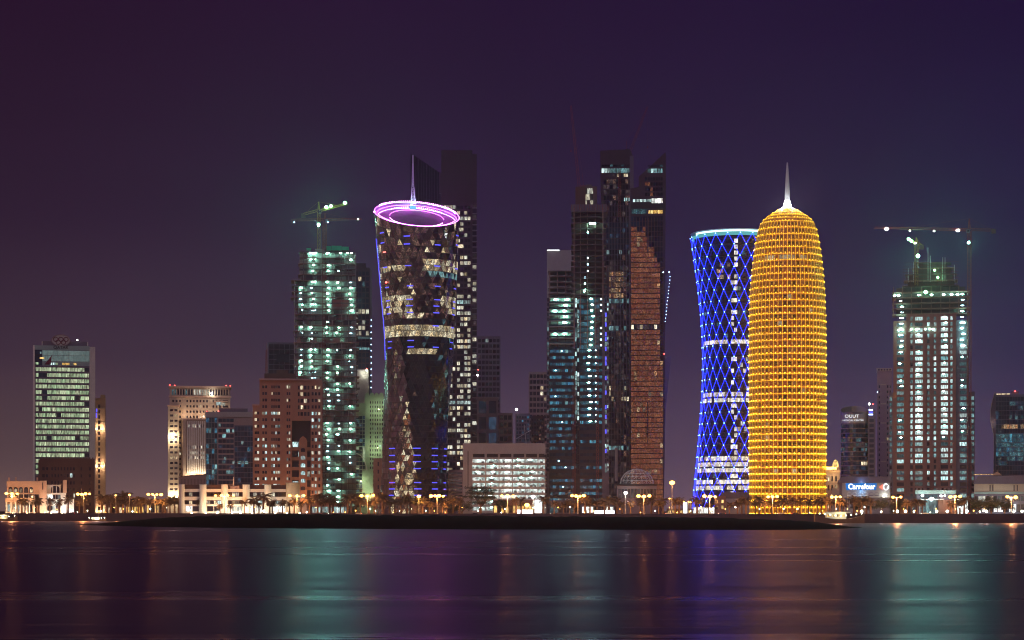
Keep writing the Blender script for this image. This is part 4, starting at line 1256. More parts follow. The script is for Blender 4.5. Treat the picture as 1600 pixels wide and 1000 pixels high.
    # glazed lower storeys
    for j in range(26):
        y = 546.5+10.1*j
        if y > 792: break
        b.bx('frame_dark', 858, 897, y+4.6, y+10.1, -.4, 1); b.bx('frame_dark', 906, 941, y+4.6, y+10.1, -.4, 1)
        for k in range(8):
            m = pick(r, (5, 'win_blue'), (2, 'win_bluedim'), (.25, 'win_teal')) if j not in (16, 17, 19) else 'glass_blue'
            b.win(m, 859+k*4.75, 863.5+k*4.75, y, y+4.8, -.05, .3)
        for k in range(7):
            if j in (12, 13, 15, 16, 17, 19): m = 'glass_blue'
            else: m = pick(r, (5, 'win_blue'), (2, 'win_bluedim'), (.6, 'win_tealdim'))
            b.win(m, 906.5+k*4.9, 911.1+k*4.9, y, y+4.8, -.05, .3)
        if j < 12 and r.random() < .85: inst('work_light', uball('lamp_work'), b.root, (b.x(921+r.uniform(-2, 3)), -.5, b.z(y+.8)), (1.1, .3, .4))
        if j < 12 and r.random() < .8: inst('work_light', uball('lamp_workdim'), b.root, (b.x(931), -.5, b.z(y+1)), (.6, .3, .5))
        if r.random() < .25: inst('work_light', uball('lamp_workdim'), b.root, (b.x(868+r.random()*16), -.5, b.z(y+2)), (.6, .3, .4))
    b.bx('frame_dark', 855, 950, 545, 806, 1, 22)
    b.bx('slate_panel', 854, 858, 465, 806, -.6, 20); b.bx('slate_panel', 941, 951, 465, 806, .2, 20)
    # glazed slot between the bays, and side strips
    for j in range(36):
        y = 466+7.6*j
        b.win(pick(r, (3, 'win_cool'), (2, 'win_teal'), (2, 'glass_teal')) if y < 650 else pick(r, (1, 'win_tealdim'), (5, 'glass_dark')), 898.4, 901.2, y, y+6.6, .4, .3)
        b.win(pick(r, (2, 'win_cool'), (2, 'glass_dark'), (1, 'win_teal')) if y < 650 else 'glass_dark', 902.2, 904.8, y+2, y+8, .4, .3)
        b.win(pick(r, (2, 'win_teal'), (3, 'glass_dark')) if y < 690 else 'glass_dark', 855, 857.4, y, y+5, -.65, .2)
        b.win(pick(r, (3, 'led_strip'), (2, 'glass_blue'), (1, 'win_cool')) if y > 480 else 'glass_blue', 945.4, 947.6, y, y+6.2, .1, .3)
        b.win(pick(r, (2, 'win_cool'), (4, 'glass_dark')), 949, 950.6, y, y+4, .1, .3)
    b.finish()
    for px, t0 in ((897, 560), (933.5, 470)):
        lattice(MB(), (b.x(px), -2.6, 0), (b.x(px), -2.6, b.z(t0)), 1.8, 50, .17).build('hoist_mast', 'steel_red', b.root)
construction_b()
b = B('slab_block', 'plain grey slab topped by a white light bar, behind the unfinished blue tower', 876, 1700)
b.bx('grey_panel', 854.5, 897, 392, 806, 0, 14); b.bx('grey_panel', 854.2, 897.4, 391, 392.2, -.3, 14.4)
for y in range(8): b.bx('concrete', 855, 896.6, 430+40*y, 430.6+40*y, -.1, .05)
b.finish(); b.part('light_bar', 'sign_white', 855, 874, 390.4, 391.6, -.8, -.35)
luffing_crane('faint crane with steep jib leaning left over the unfinished blue tower', 905, 322, 292, 1468, (892, 165))
luffing_crane('faint crane with steep jib leaning right between the twin dark towers', 984, 268, 238, 1620, (1012, 166))

def twin_left():
    b = B('fin_tower', 'tall dark finned tower with teal band near the top, left of the bronze tower', 964, 1600)
    r = b.nr
    P0 = [(937.5, 234.5), (984, 233), (990, 244), (990, 806), (947, 806), (941, 430)]
    MB().plate([(b.x(947), 0), (b.x(988), 0), (b.x(988), b.z(242)), (b.x(984), b.z(233)), (b.x(937.5), b.z(235)), (b.x(939), b.z(320)), (b.x(943), b.z(430))], .6, 28).build('wall', 'dark_clad', b.root)
    for k in range(10):
        b.win(pick(r, (5, 'win_teal'), (1, 'win_cool')), 940+k*4.4, 944+k*4.4, 263, 269.6, .4, .3)
        b.win(pick(r, (2, 'win_tealdim'), (2, 'glass_dark')), 940+k*4.4, 944+k*4.4, 257, 260, .4, .3)
    for k in range(7): b.win(pick(r, (2, 'win_warm'), (2, 'win_mauve')), 957+k*3.5, 960+k*3.5, 271.5, 276, .4, .3)
    for k in range(4): b.win('win_cool', 975+k*2.8, 977+k*2.8, 309, 314.4, .4, .3)
    for j in range(60):
        y = 280+8.5*j
        for k in range(9):
            a = 943+k*4.9
            if y > 424: a = 951+k*4.0
            if 424 < y < 466 and k < 6: m = pick(r, (3, 'glow_bronzehot'), (2, 'glow_gold'))
            elif 466 < y < 474 or 505 < y < 513 or 692 < y < 699: m = pick(r, (3, 'win_teal'), (1, 'glass_dark'))
            elif 600 < y < 622: m = pick(r, (2, 'glow_gold'), (1, 'win_goldhot'), (1, 'glass_dark'))
            elif 345 < y < 383: m = pick(r, (3, 'glass_blue'), (1, 'win_bluedim'))
            elif 386 < y < 396: m = pick(r, (1, 'win_cool'), (2, 'glass_dark'))
            else: m = pick(r, (10, 'glass_dark'), (3, 'glow_gold'), (3, 'win_mauve'))
            w = 4.3 if y <= 424 else 3.4
            b.win(m, a, a+w, y, y+6.6, .45, .3)
    for k in range(8):
        px = 951+k*4.6; MB().box(b.x(px), b.x(px)+.45, -1.2, .65, 0, b.z(318)).build('fin', 'slate_panel', b.root)
    b.bx('slate_panel', 984, 990, 244, 806, -1.5, 24)
    b.bx('white_paint', 961, 965, 700, 752, -2, -1.3)
    b.finish()
    lattice(MB(), (b.x(968), -1.4, b.z(340)), (b.x(968), -1.4, b.z(268)), 1.8, 12, .16).build('hoist_mast', 'steel_red', b.root)
twin_left()

def twin_right():
    b = B('bronze_tower', 'tall bronze glass tower with slanted top and glittering brown facade', 1012, 1560)
    r = b.nr
    MB().plate([(b.x(985), 0), (b.x(1037), 0), (b.x(1040), b.z(330)), (b.x(1040), b.z(237.5)), (b.x(998), b.z(276)), (b.x(998), b.z(292)), (b.x(985), b.z(294))], .6, 26).build('wall', 'dark_clad', b.root)
    b.bx('dark_clad', 1035.5, 1040.6, 242, 330, -.8, .7)
    for k in range(5):
        b.win(pick(r, (4, 'win_teal'), (1, 'win_cool')), 1012+k*5, 1016.4+k*5, 263.5, 270, .4, .3); b.win(pick(r, (1, 'win_tealdim'), (1, 'glass_dark')), 1012+k*5, 1016.4+k*5, 257.4, 260.4, .4, .3)
    for k in range(10): b.win('win_cool', 989+k*2.9, 991.7+k*2.9, 311, 315.4, .3, .3)
    for k in range(4): b.win('win_shop', 1018+k*4.6, 1022+k*4.6, 310, 317.4, .3, .3)
    b.bx('frame_dark', 986, 1038, 318, 326.5, -1.2, .7)
    for k in range(8): b.win('win_tealdim', 987+k*2.9, 989.6+k*2.9, 326.8, 334, .3, .3)
    for k in range(6): b.win('win_amber', 1013+k*3.8, 1016.4+k*3.8, 328.4, 333.6, .3, .3)
    for j in range(4):
        for k in range(7): b.win(pick(r, (6, 'glass_dark'), (1, 'glow_bronze')), 1008+k*4.1, 1011.6+k*4.1, 277+j*8, 282+j*8, .45, .3)
    nr = 56; pit = (790-338)/nr
    for j in range(nr):
        y = 338+pit*j
        for k in range(11):
            a = 986+k*4.55
            top = 358 if k < 5 else 372+(k-5)*10
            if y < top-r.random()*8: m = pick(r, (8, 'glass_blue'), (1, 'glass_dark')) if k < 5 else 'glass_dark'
            elif k > 9 and y < 560: m = pick(r, (3, 'glass_brown'), (1, 'glow_bronze'))
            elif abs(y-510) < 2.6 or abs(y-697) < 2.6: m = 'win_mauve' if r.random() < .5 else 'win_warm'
            else: m = pick(r, (.92, 'glow_bronze'), (.06, 'glow_bronzehot'))  # city-light reflections put into the panes as dim emission
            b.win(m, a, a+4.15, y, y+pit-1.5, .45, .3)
    for k in range(12):
        px = 985.6+k*4.55; MB().box(b.x(px), b.x(px)+.22, .2, .65, 0, b.z(340)).build('mullion', 'copper_fin', b.root)
    b.finish()
    b.part('slot', 'dark_clad', 1010.6, 1012.2, 332, 395, -.6, .62); b.part('slot', 'dark_clad', 1010.6, 1012.2, 628, 692, -.6, .62)
    # folded side wings on the right edge
    MB().plate([(b.x(1037), b.z(432)), (b.x(1047.5), b.z(425)), (b.x(1039), b.z(520)), (b.x(1037), b.z(520))], 2, 18).build('side_wing', 'slate_panel', b.root)
    MB().plate([(b.x(1037), b.z(560)), (b.x(1049), b.z(556)), (b.x(1040), b.z(640)), (b.x(1037), b.z(806)), (b.x(1035.4), b.z(806))][::-1], 2, 18).build('side_wing', 'slate_panel', b.root)
    for k in range(14): b.dot('edge_light', 'led_bluewhite', 1047-8*k/14+r.uniform(-.4, .4), 432+k*5.4, 1.6, .22+.12*r.random())
    b.dot('edge_light', 'led_bluewhite', 1045.6, 425, 1.6, .5); b.dot('edge_light', 'led_bluewhite', 1036.4, 425.5, 0, .5)
    b.dot('beacon', 'lamp_red', 1037.8, 553, 0, .5)
twin_right()

def lattice_dome():
    b = B('lattice_dome', 'steel lattice dome at the foot of the bronze glass tower', 995, 1470, 'dome')
    q = MB(); R0 = 27*b.sx; hz = 25*b.sz; z0 = b.z(757)
    def pt(a, e): return (R0*math.cos(e)*math.sin(a), 14-R0*.6*math.cos(e)*math.cos(a), z0+hz*math.sin(e))
    for i in range(20):
        a = 2*PI*i/20
        for j in range(6):
            e0, e1 = PI/2*j/6, PI/2*(j+1)/6
            q.bar(pt(a, e0), pt(a, e1), .17, 3)
            q.bar(pt(a, e0), pt(a+2*PI/20, e0), .13, 3); q.bar(pt(a, e0), pt(a+2*PI/20, e1), .10, 3)
    q.build('lattice', 'steel_white', b.root)
    b.part('drum', 'mauve_stone', 964, 1026, 757.2, 806, 2, 26)
    for k in range(12): b.win('glass_dark' if k % 3 else 'win_mauve', 966+k*5, 970+k*5, 764, 778, 1.95, .2)
    b.part('ring_beam', 'frame_dark', 963, 1027, 756, 758.6, 1.4, 27)
    b.finish(); light(b.root, (b.x(984), -6, b.z(748)), (.85, 1, .95), 1400, .4)
lattice_dome()

# ------------------------------------------------------------------ blue diagrid tower
def diagrid_tower():
    Y = 1490
    b = B('diagrid_tower', 'waisted tower wrapped in a glowing blue diagonal lattice', 1147, Y)
    r = b.nr; b.sx *= 1+31/Y; b.sz *= (1+31/Y)*.99
    prof = [(367, 68.5), (400, 63.6), (440, 58.2), (480, 53.6), (520, 50.6), (560, 49.6), (600, 50.2), (650, 53.2), (700, 57.4), (750, 62), (800, 66.6)]
    def rad(py):
        for (a, va), (c, vc) in zip(prof, prof[1:]):
            if py <= c: return (va+(vc-va)*(py-a)/(c-a))*b.sx
        return prof[-1][1]*b.sx
    cy = 31
    def P(a, py, k=1.0):
        q = rad(py)*k; return Vector((q*math.sin(a), cy-q*math.cos(a), b.z(py)))
    MB().lathe(0, cy, [(rad(py)*.93, b.z(py)) for py in range(804, 366, -12)]+[(rad(367)*.93, b.z(367))], 48).build('drum', 'glass_dark', b.root)
    NN, NRW = 22, 25; pit = (800-368)/NRW
    rods = []; nodes = []
    for j in range(NRW+1):
        py = 800-pit*j
        for i in range(NN):
            a = 2*PI*(i+.5*(j % 2))/NN
            fr = math.cos(a)
            nodes.append((fr, a, py))
            if j < NRW:
                for sg in (-1, 1):
                    a2 = a+sg*PI/NN; rods.append((math.cos((a+a2)/2), a, py, a2, py-pit))
    rods.sort(key=lambda q: -q[0]); nodes.sort(key=lambda q: -q[0])
    def rod(mb, q):
        mb.bar(P(q[1], q[2]), P(q[3], q[4]), .12, 4)
    for q in rods[:290]: 
        mb = MB(); rod(mb, q); mb.build('light_rod', 'led_blue', b.root)
    mb = MB()
    for q in rods[290:]: rod(mb, q)
    tag(mb.build('light_rod', 'led_blue', b.root), kind='stuff')
    for fr, a, py in nodes[:286]: inst('node_lamp', uball('led_bluenode'), b.root, P(a, py, 1.006), (.40, .40, .46))
    mb = MB()
    for fr, a, py in nodes[286:]: mb.ball(P(a, py, 1.006), .4, 6, 4)
    tag(mb.build('node_lamp', 'led_bluenode', b.root), kind='stuff')
    # floor glazing
    nf = 47; fh = (800-372)/nf
    for j in range(nf):
        py = 376+fh*j; k = 64
        band = any(a < py+3 < q for a, q in ((527, 536), (613, 631), (715, 735), (744, 767)))
        for i in range(k):
            a = 2*PI*(i+.5)/k
            if math.cos(a) < -.2: continue
            w = 2*PI*rad(py+4)*.945/k*.92
            if band: m = pick(r, (9, 'win_band'), (3, 'win_goldhot'), (.8, 'glass_dark'))
            elif abs(a) < .1 or a > 2*PI-.1: m = pick(r, (1.6, 'win_band'), (2, 'glass_dark'))
            elif 412 < py < 432 and (a > 2*PI-.5): m = pick(r, (2, 'glow_bronzehot'), (1, 'glass_dark'))
            elif 445 < py < 680 and (a < .7): m = pick(r, (10, 'glass_dark'), (1.2, 'win_cream'), (1, 'win_tealdim'))
            else: m = pick(r, (30, 'glass_dark'), (2, 'glass_blue'), (1, 'win_tealdim'))
            b.pwin(m, 0, cy, rad(py+fh/2)*.945, a, b.z(py+fh*.78), b.z(py+fh*.08), w, .2)
    b.finish()
    q = MB()
    for j in range(nf):
        py = 376+fh*j; q.lathe(0, cy, [(rad(py)*.95, b.z(py+1.1)), (rad(py)*.95, b.z(py-.5))], 48, cap=False)
    tag(q.build('floor_edge', 'frame_dark', b.root), kind='stuff')
    MB().lathe(0, cy, [(rad(370)*.96, b.z(371.5)), (rad(367)*.965, b.z(366.4))], 60, cap=False).build('crown_band', 'led_tealsoft', b.root)
    MB().lathe(0, cy, [(rad(367)*.97, b.z(366)), (rad(367)*.97, b.z(363.2))], 60, -1.1, 1.25, cap=False).build('crown_light', 'led_tealring', b.root)
    MB().lathe(0, cy, [(rad(367)*.97, b.z(362.8)), (rad(367)*1.0, b.z(361.6)), (rad(367)*.9, b.z(361))], 60).build('crown_cap', 'concrete_pale', b.root)
    pod = B('entrance_podium', 'low terracotta and grey podium at the foot of the blue lattice tower', 1142, 1435)
    pod.facade(1116, 1134, 775, 806, [(1118, 1122), (1127, 1131)], rows(781, 9, 2, 5), 'brown_stone', lambda i, j: 'win_amber' if i else 'glass_dark', depth=10)
    pod.bx('grey_panel', 1134, 1171, 779, 806, 1, 14); pod.bx('slate_panel', 1126, 1171, 769, 779, 3, 14)
    for k in range(6): pod.win('win_shop', 1083+k*5.6, 1088+k*5.6, 793, 802, -2, .3)
    pod.bx('frame_grey', 1082, 1117, 792, 806, -1.8, 8)
    pod.finish()
diagrid_tower()

# ------------------------------------------------------------------ golden bullet tower
def golden_tower():
    Y = 1425
    b = B('golden_tower', 'golden bullet-shaped tower wrapped in a lit lattice screen with a white spire', 1230.2, Y)
    r = b.nr; cy = 29; b.sx *= 1+cy/Y; b.sz *= 1+cy/Y
    prof = [(326, 11), (329, 16), (332, 21), (336, 27.5), (340, 33.2), (345, 38.6), (352, 43.2), (362, 46.6), (374, 49.2), (390, 51.8), (411, 54.4), (440, 57.2), (465, 58.9), (500, 60), (560, 60.5), (700, 60.4), (810, 60)]
    def rad(py):
        if py <= prof[0][0]: return prof[0][1]*b.sx
        for (a, va), (c, vc) in zip(prof, prof[1:]):
            if py <= c: return (va+(vc-va)*(py-a)/(c-a))*b.sx
        return prof[-1][1]*b.sx
    def P(a, py, off=0.0):
        q = rad(py)+off; return Vector((q*math.sin(a), cy-q*math.cos(a), b.z(py)))
    MB().lathe(0, cy, [(rad(py)-1.9, b.z(py)) for py in list(range(804, 345, -8))+[342, 338, 334, 330, 328]], 60).build('drum', 'drum_brown', b.root, True)
    NC = 52
    lev = [804-10.3*k for k in range(45)]+[345, 339.6, 334.6, 330.4, 327]
    cells = []
    for j in range(len(lev)-1):
        p0, p1 = lev[j], lev[j+1]
        nc = NC
        for i in range(nc):
            a0, a1 = 2*PI*i/nc, 2*PI*(i+1)/nc
            cells.append((math.cos((a0+a1)/2)*abs(p0-p1), a0, a1, p0, p1))
    cells.sort(key=lambda q: -q[0])
    def cellmesh(mb, q):
        _, a0, a1, p0, p1 = q
        A, Bq, C, D = P(a0, p0), P(a1, p0), P(a1, p1), P(a0, p1)
        am = (a0+a1)/2; nrm = Vector((math.sin(am), -math.cos(am), 0))
        w = (Bq-A).length
        U = lambda u, v: A.lerp(Bq, u).lerp(D.lerp(C, u), v)
        def bar(u0, v0, u1, v1, t):
            a, c = U(u0, v0), U(u1, v1); d = (c-a).normalized(); s = d.cross(nrm).normalized()*t
            n = len(mb.v)
            mb.v += [tuple(a-s), tuple(a+s), tuple(c+s), tuple(c-s)]+[tuple(x-nrm*.5) for x in (a-s, a+s, c+s, c-s)]
            mb.face(n, n+1, n+2, n+3); mb.face(n+5, n+4, n+7, n+6); mb.face(n+1, n, n+4, n+5)
            mb.face(n+3, n+2, n+6, n+7); mb.face(n, n+3, n+7, n+4); mb.face(n+2, n+1, n+5, n+6)
        bar(0, .06, 1, .06, .22); bar(.0, 0, .0, 1, .24); bar(.5, 0, .5, 1, .10); bar(0, .52, 1, .52, .10)
        bar(.5, .1, 0.03, .56, .14); bar(.5, .1, .97, .56, .14); bar(.03, .5, .5, 1, .14); bar(.97, .5, .5, 1, .14)
    for q in cells[:290]:
        mb = MB(); cellmesh(mb, q); mb.build('screen_panel', 'gold_screen', b.root)
    mb = MB()
    for q in cells[290:]: cellmesh(mb, q)
    tag(mb.build('screen_panel', 'gold_screen', b.root), kind='stuff')
    # glow lines added outside and behind each screen ring; one bulb per bay
    for j, p in enumerate(lev[:-1]):
        MB().lathe(0, cy, [(rad(p)+.22, b.z(p)-.02), (rad(p)+.24, b.z(p)+.05)], 60, cap=False).build('glow_line', 'screen_glow', b.root)
        MB().lathe(0, cy, [(rad(p)-1.1, b.z(p)+.3), (rad(p)-1.1, b.z(p)+.6)], 48, cap=False).build('glow_line', 'drum_glow', b.root)
    for i in range(NC):
        a = 2*PI*i/NC; ln = MB(); pr = list(range(803, 345, -10))+[340, 334, 330]
        tx, ty = math.cos(a)*.03, math.sin(a)*.03
        for q in pr:
            v = P(a, q, .20); ln.v += [(v.x-tx, v.y-ty, v.z), (v.x+tx, v.y+ty, v.z)]
        for q in range(len(pr)-1): ln.face(2*q, 2*q+1, 2*q+3, 2*q+2)
        ln.build('glow_line', 'screen_glow', b.root)  # vertical glow lines added so the lattice bars look lit
    bl = []
    for j, p in enumerate(lev[:49]):
        for i in range(NC):
            a = 2*PI*(i+.5)/NC
            if r.random() > .06: bl.append((math.cos(a), a, p))
    bl.sort(key=lambda q: -q[0])
    for _, a, p in bl[:290]: inst('bulb', uball('led_golddot'), b.root, P(a, p-1.5, .36), [max(.07, min(.15, .07+.08*(p-440)/260))*r.uniform(.75, 1.2)]*3)
    mb = MB()
    for _, a, p in bl[290:]: mb.ball(P(a, p-1.5, .36), max(.07, min(.15, .07+.08*(p-440)/260)), 5, 4)
    tag(mb.build('bulb', 'led_golddot', b.root), kind='stuff')
    # dim rooms behind the screen
    for j, p in enumerate(lev[:44]):
        for i in range(0, 48):
            a = 2*PI*(i+.5)/48
            if math.cos(a) < 0: continue
            hot = (abs(p-414) < 6 and r.random() < .6) or r.random() < .018
            m = 'win_cream' if hot else pick(r, (2, 'glass_brown'), (2, 'glow_bronze'), (1, 'glass_dark'))
            if not hot and r.random() < .45: continue
            b.pwin(m, 0, cy, rad(p-5)-1.8, a, b.z(p-2), b.z(p-8.6), rad(p)*2*PI/48*.8, .25)
    b.finish()
    sp = MB(); top = b.z(254)
    sp.lathe(0, cy, [(4.6, b.z(329)), (4.2, b.z(325)), (2.0, b.z(322)), (1.75, b.z(300)), (1.1, b.z(272)), (.45, top)], 12); sp.build('spire', 'steel_white', b.root)
    MB().lathe(0, cy, [(2.3, b.z(326.5)), (3.1, b.z(323.5)), (2.4, b.z(318.5)), (1.9, b.z(314))], 14).build('spire_light', 'lamp_white', b.root)
    for a in range(4): light(b.root, (7*math.sin(a*PI/2+.78), cy-7*math.cos(a*PI/2+.78), b.z(322)), (.9, .97, 1), 5200, .4)
golden_tower()
# ------------------------------------------------------------------ right end of the skyline
def domed_kiosk():
    b = B('domed_kiosk', 'small stone building with golden dome right of the golden tower', 1301, 1440)
    b.facade(1291, 1312.5, 738, 806, [(1293.5, 1296), (1299, 1301.5), (1305, 1308)], rows(744, 14, 4, 8), 'mauve_stone', lambda i, j: 'glass_dark' if (i+j) % 3 else 'win_warm', depth=16)
    b.part('lit_gallery', 'flood_amber', 1291.5, 1307, 729.5, 733.5, 1, 8); b.part('cornice', 'peach_stone', 1290, 1313, 734, 738, -1, 16)
    b.part('drum', 'peach_stone', 1300, 1311.5, 730, 738.2, 1, 6)
    MB().lathe(b.x(1305.6), 4, [(4.6*b.sx, b.z(730)), (4.9*b.sx, b.z(727)), (4.2*b.sx, b.z(722.5)), (2.4*b.sx, b.z(719.6)), (.3, b.z(718))], 16).build('dome', 'win_amber', b.root)  # golden shine put into the dome as emission
    b.finish(); light(b.root, (b.x(1303), -5, b.z(744)), (1, .7, .25), 2200, .4)
    b.part('porch', 'grey_panel', 1300, 1313, 763, 806, -6, 0)
domed_kiosk()

def medical_tower():
    b = B('round_office', 'round blue-grey office tower with white rooftop sign lettering', 1336, 1520)
    r = b.nr; cy = 22; R0 = 21.5*b.sx
    MB().lathe(b.x(1335), cy, [(R0, 0), (R0, b.z(643)), (R0*.985, b.z(643))], 48, cap=False).build('wall', 'slate_panel', b.root)
    MB().lathe(b.x(1335), cy, [(R0*.97, b.z(645)), (R0*.97, b.z(645)+.05)], 48).build('roof', 'dark_clad', b.root)
    # sloped crown rim: far side higher
    q = MB(); n = 48
    for i in range(n):
        a = 2*PI*i/n; z1 = b.z(646.5)+(1-math.cos(a))*.5*7.4
        q.v += [(b.x(1335)+R0*1.01*math.sin(a), cy-R0*1.01*math.cos(a), b.z(660)), (b.x(1335)+R0*1.01*math.sin(a), cy-R0*1.01*math.cos(a), z1)]
    for i in range(n):
        j = (i+1) % n; q.face(i*2, j*2, j*2+1, i*2+1)
    q.build('crown_rim', 'grey_panel', b.root)
    for j in range(14):
        y = 662+7.35*j
        if y > 760: break
        MB().lathe(b.x(1335), cy, [(R0*1.004, b.z(y+6.6)), (R0*1.02, b.z(y+6.4)), (R0*1.02, b.z(y+5.7)), (R0*1.004, b.z(y+5.5))], 40, cap=False).build('floor_band', 'mauve_stone', b.root)
        for i in range(13):
            a = -1.35+2.7*(i+.5)/13
            m = 'glass_blue'
            if j == 3 and i < 9 or j == 4 and 5 < i < 12 or j == 5: m = pick(r, (3, 'win_mauve'), (1, 'win_tealdim'), (1, 'glass_blue'))
            elif j == 8 and i > 8: m = 'win_warm'
            elif r.random() < .25: m = 'win_bluedim'
            b.pwin(m, b.x(1335), cy, R0*1.0, a, b.z(y+5.4), b.z(y), R0*2.7/13*.92, .2)
    b.finish()
    inst('lettering', text_mesh('OUUT', 3.3, 'sign_soft', .12, 0, 1.15), b.root, (b.x(1331), cy-R0*1.03, b.z(649.4)))
    inst('lettering', text_mesh('MEDICAL CENTER', 1.7, 'sign_soft', .12, 0, 1.15), b.root, (b.x(1333), cy-R0*1.04-.1, b.z(655.8)))
    b.part('service_core', 'slate_panel', 1356.5, 1368, 640, 806, 12, 26)
    for k in range(3): MB().box(b.x(1357.6), b.x(1364), 11.5, 11.9, b.z(640.4+k*3.6), b.z(638.6+k*3.6)).build('blue_light', 'led_bluewhite' if k % 2 == 0 else 'led_strip', b.root)
    b.dot('lamp', 'lamp_white', 1358.6, 630, 12, .8); b.dot('beacon', 'lamp_red', 1364, 630.6, 12, .45)
    MB().bar((b.x(1358.6), 12.6, b.z(640)), (b.x(1358.6), 12.6, b.z(630.4)), .15).bar((b.x(1364), 12.6, b.z(640)), (b.x(1364), 12.6, b.z(631)), .15).build('lamp_post', 'pole_metal', b.root)
    for j in range(12): inst('window', ubox('glass_blue'), b.root, (b.x(1362), 11.95, b.z(656+j*8)), (3.2, .2, 2.4))
medical_tower()

def shop_mall():
    b = B('shopping_mall', 'grey shopping mall with large glowing white shop sign on a blue glow', 1352, 1420)
    r = b.nr
    b.bx('slate_panel', 1311.5, 1391, 748.4, 806, 0, 40)
    MB().plate([(b.x(1308), b.z(754)), (b.x(1392), b.z(754)), (b.x(1392), b.z(744.6)), (b.x(1314), b.z(744.6))], -1.2, 42).build('roof_fascia', 'slate_panel', b.root)
    sgp = b.part('sign_panel', 'grey_panel', 1316, 1391, 754.4, 776.4, -.4, .05)
    b.part('ledge', 'concrete_pale', 1314, 1391, 776, 777.2, -1.4, .05)
    for k in range(6):
        x = 1323.5+k*8.6
        q = MB(); w = 3.4*b.sx; cx = b.x(x+3.4); z0 = b.z(774.8); hh = 5.6*b.sz
        q.box(cx-w, cx+w, -.62, -.4, z0, z0+hh*.25)
        for i in range(8):
            a0, a1 = PI*i/8, PI*(i+1)/8
            q.bar((cx-w*math.cos(a0), -.6, z0+hh*.3+hh*.7*math.sin(a0)), (cx-w*math.cos(a1), -.6, z0+hh*.3+hh*.7*math.sin(a1)), .12, 3)
        q.build('wall_emblem', 'white_paint' if k < 4 else 'slate_panel', b.root)
    b.finish()
    # backlit sign: blue halo board, white letters, red and white mark
    MB().plate([(b.x(a), b.z(q)) for a, q in ((1322, 765.6), (1369, 765.6), (1370, 755), (1321, 755))], -.62, -.45).build('sign_board', 'sign_blue', b.root)
    inst('sign_letters', text_mesh('Carrefour', 5.2, 'sign_white', .15, .10, 0.87), sgp, (b.x(1346.2), -.9, b.z(760.6)))
    MB().plate([(b.x(1373.4), b.z(761)), (b.x(1379), b.z(756.4)), (b.x(1379), b.z(765.8))], -.9, -.5).build('sign_mark', 'sign_red', b.root)
    q = MB(); cx, cz = b.x(1384), b.z(760.8)
    for i in range(12):
        a0, a1 = .7+ (2*PI-1.4)*i/12, .7+(2*PI-1.4)*(i+1)/12
        q.bar((cx+1.5*math.cos(a0), -.8, cz+2.1*math.sin(a0)), (cx+1.5*math.cos(a1), -.8, cz+2.1*math.sin(a1)), .38)
    q.plate([(b.x(1385.4), b.z(762.6)), (b.x(1388.6), b.z(758.4)), (b.x(1388.6), b.z(762.8)), (b.x(1387.2), b.z(764.4))][::-1], -.9, -.5)
    q.build('sign_mark', 'sign_white', b.root)
    light(b.root, (b.x(1346), -3.4, b.z(767)), (.15, .5, 1), 900, .6); light(b.root, (b.x(1346), -3.4, b.z(753)), (.15, .5, 1), 500, .6)
    inst('wall_lamp', uball('lamp_white'), b.root, (b.x(1382), -1.6, b.z(774.6)), (.7, .5, .6)); light(b.root, (b.x(1382), -3, b.z(775)), (.95, 1, .85), 700, .4)
    for px in (1325, 1345, 1365): light(b.root, (b.x(px), -9, b.z(790)), (1, .85, .55), 900, .4)
shop_mall()

def grey_tower():
    b = B('apartment_tower', 'narrow grey-beige tower behind the mall, left of the unfinished brown tower', 1382, 1620)
    r = b.nr
    b.facade(1370.5, 1394, 580, 806, [(1373, 1375), (1386, 1388), (1390, 1392)], rows(602, 8.2, 24, 4), 'mauve_stone', lambda i, j: pick(r, (12, 'glass_dark'), (1, 'win_warm')), depth=20)
    b.bx('beige_stone', 1369.6, 1394, 575.4, 580, -.8, 20)
    for k in range(5): b.win('glass_dark', 1372+k*4.4, 1374.4+k*4.4, 576.6, 579, -.85, .2)
    b.bx('mauve_stone', 1376.5, 1384, 584, 806, -1, .1)
    for k in range(6): b.bx('beige_stone', 1376, 1384.5, 600+k*30, 602+k*30, -1.4, .1)
    b.finish(); b.dot('lamp', 'led_bluewhite', 1371, 612.6, -.6, .4)
grey_tower()

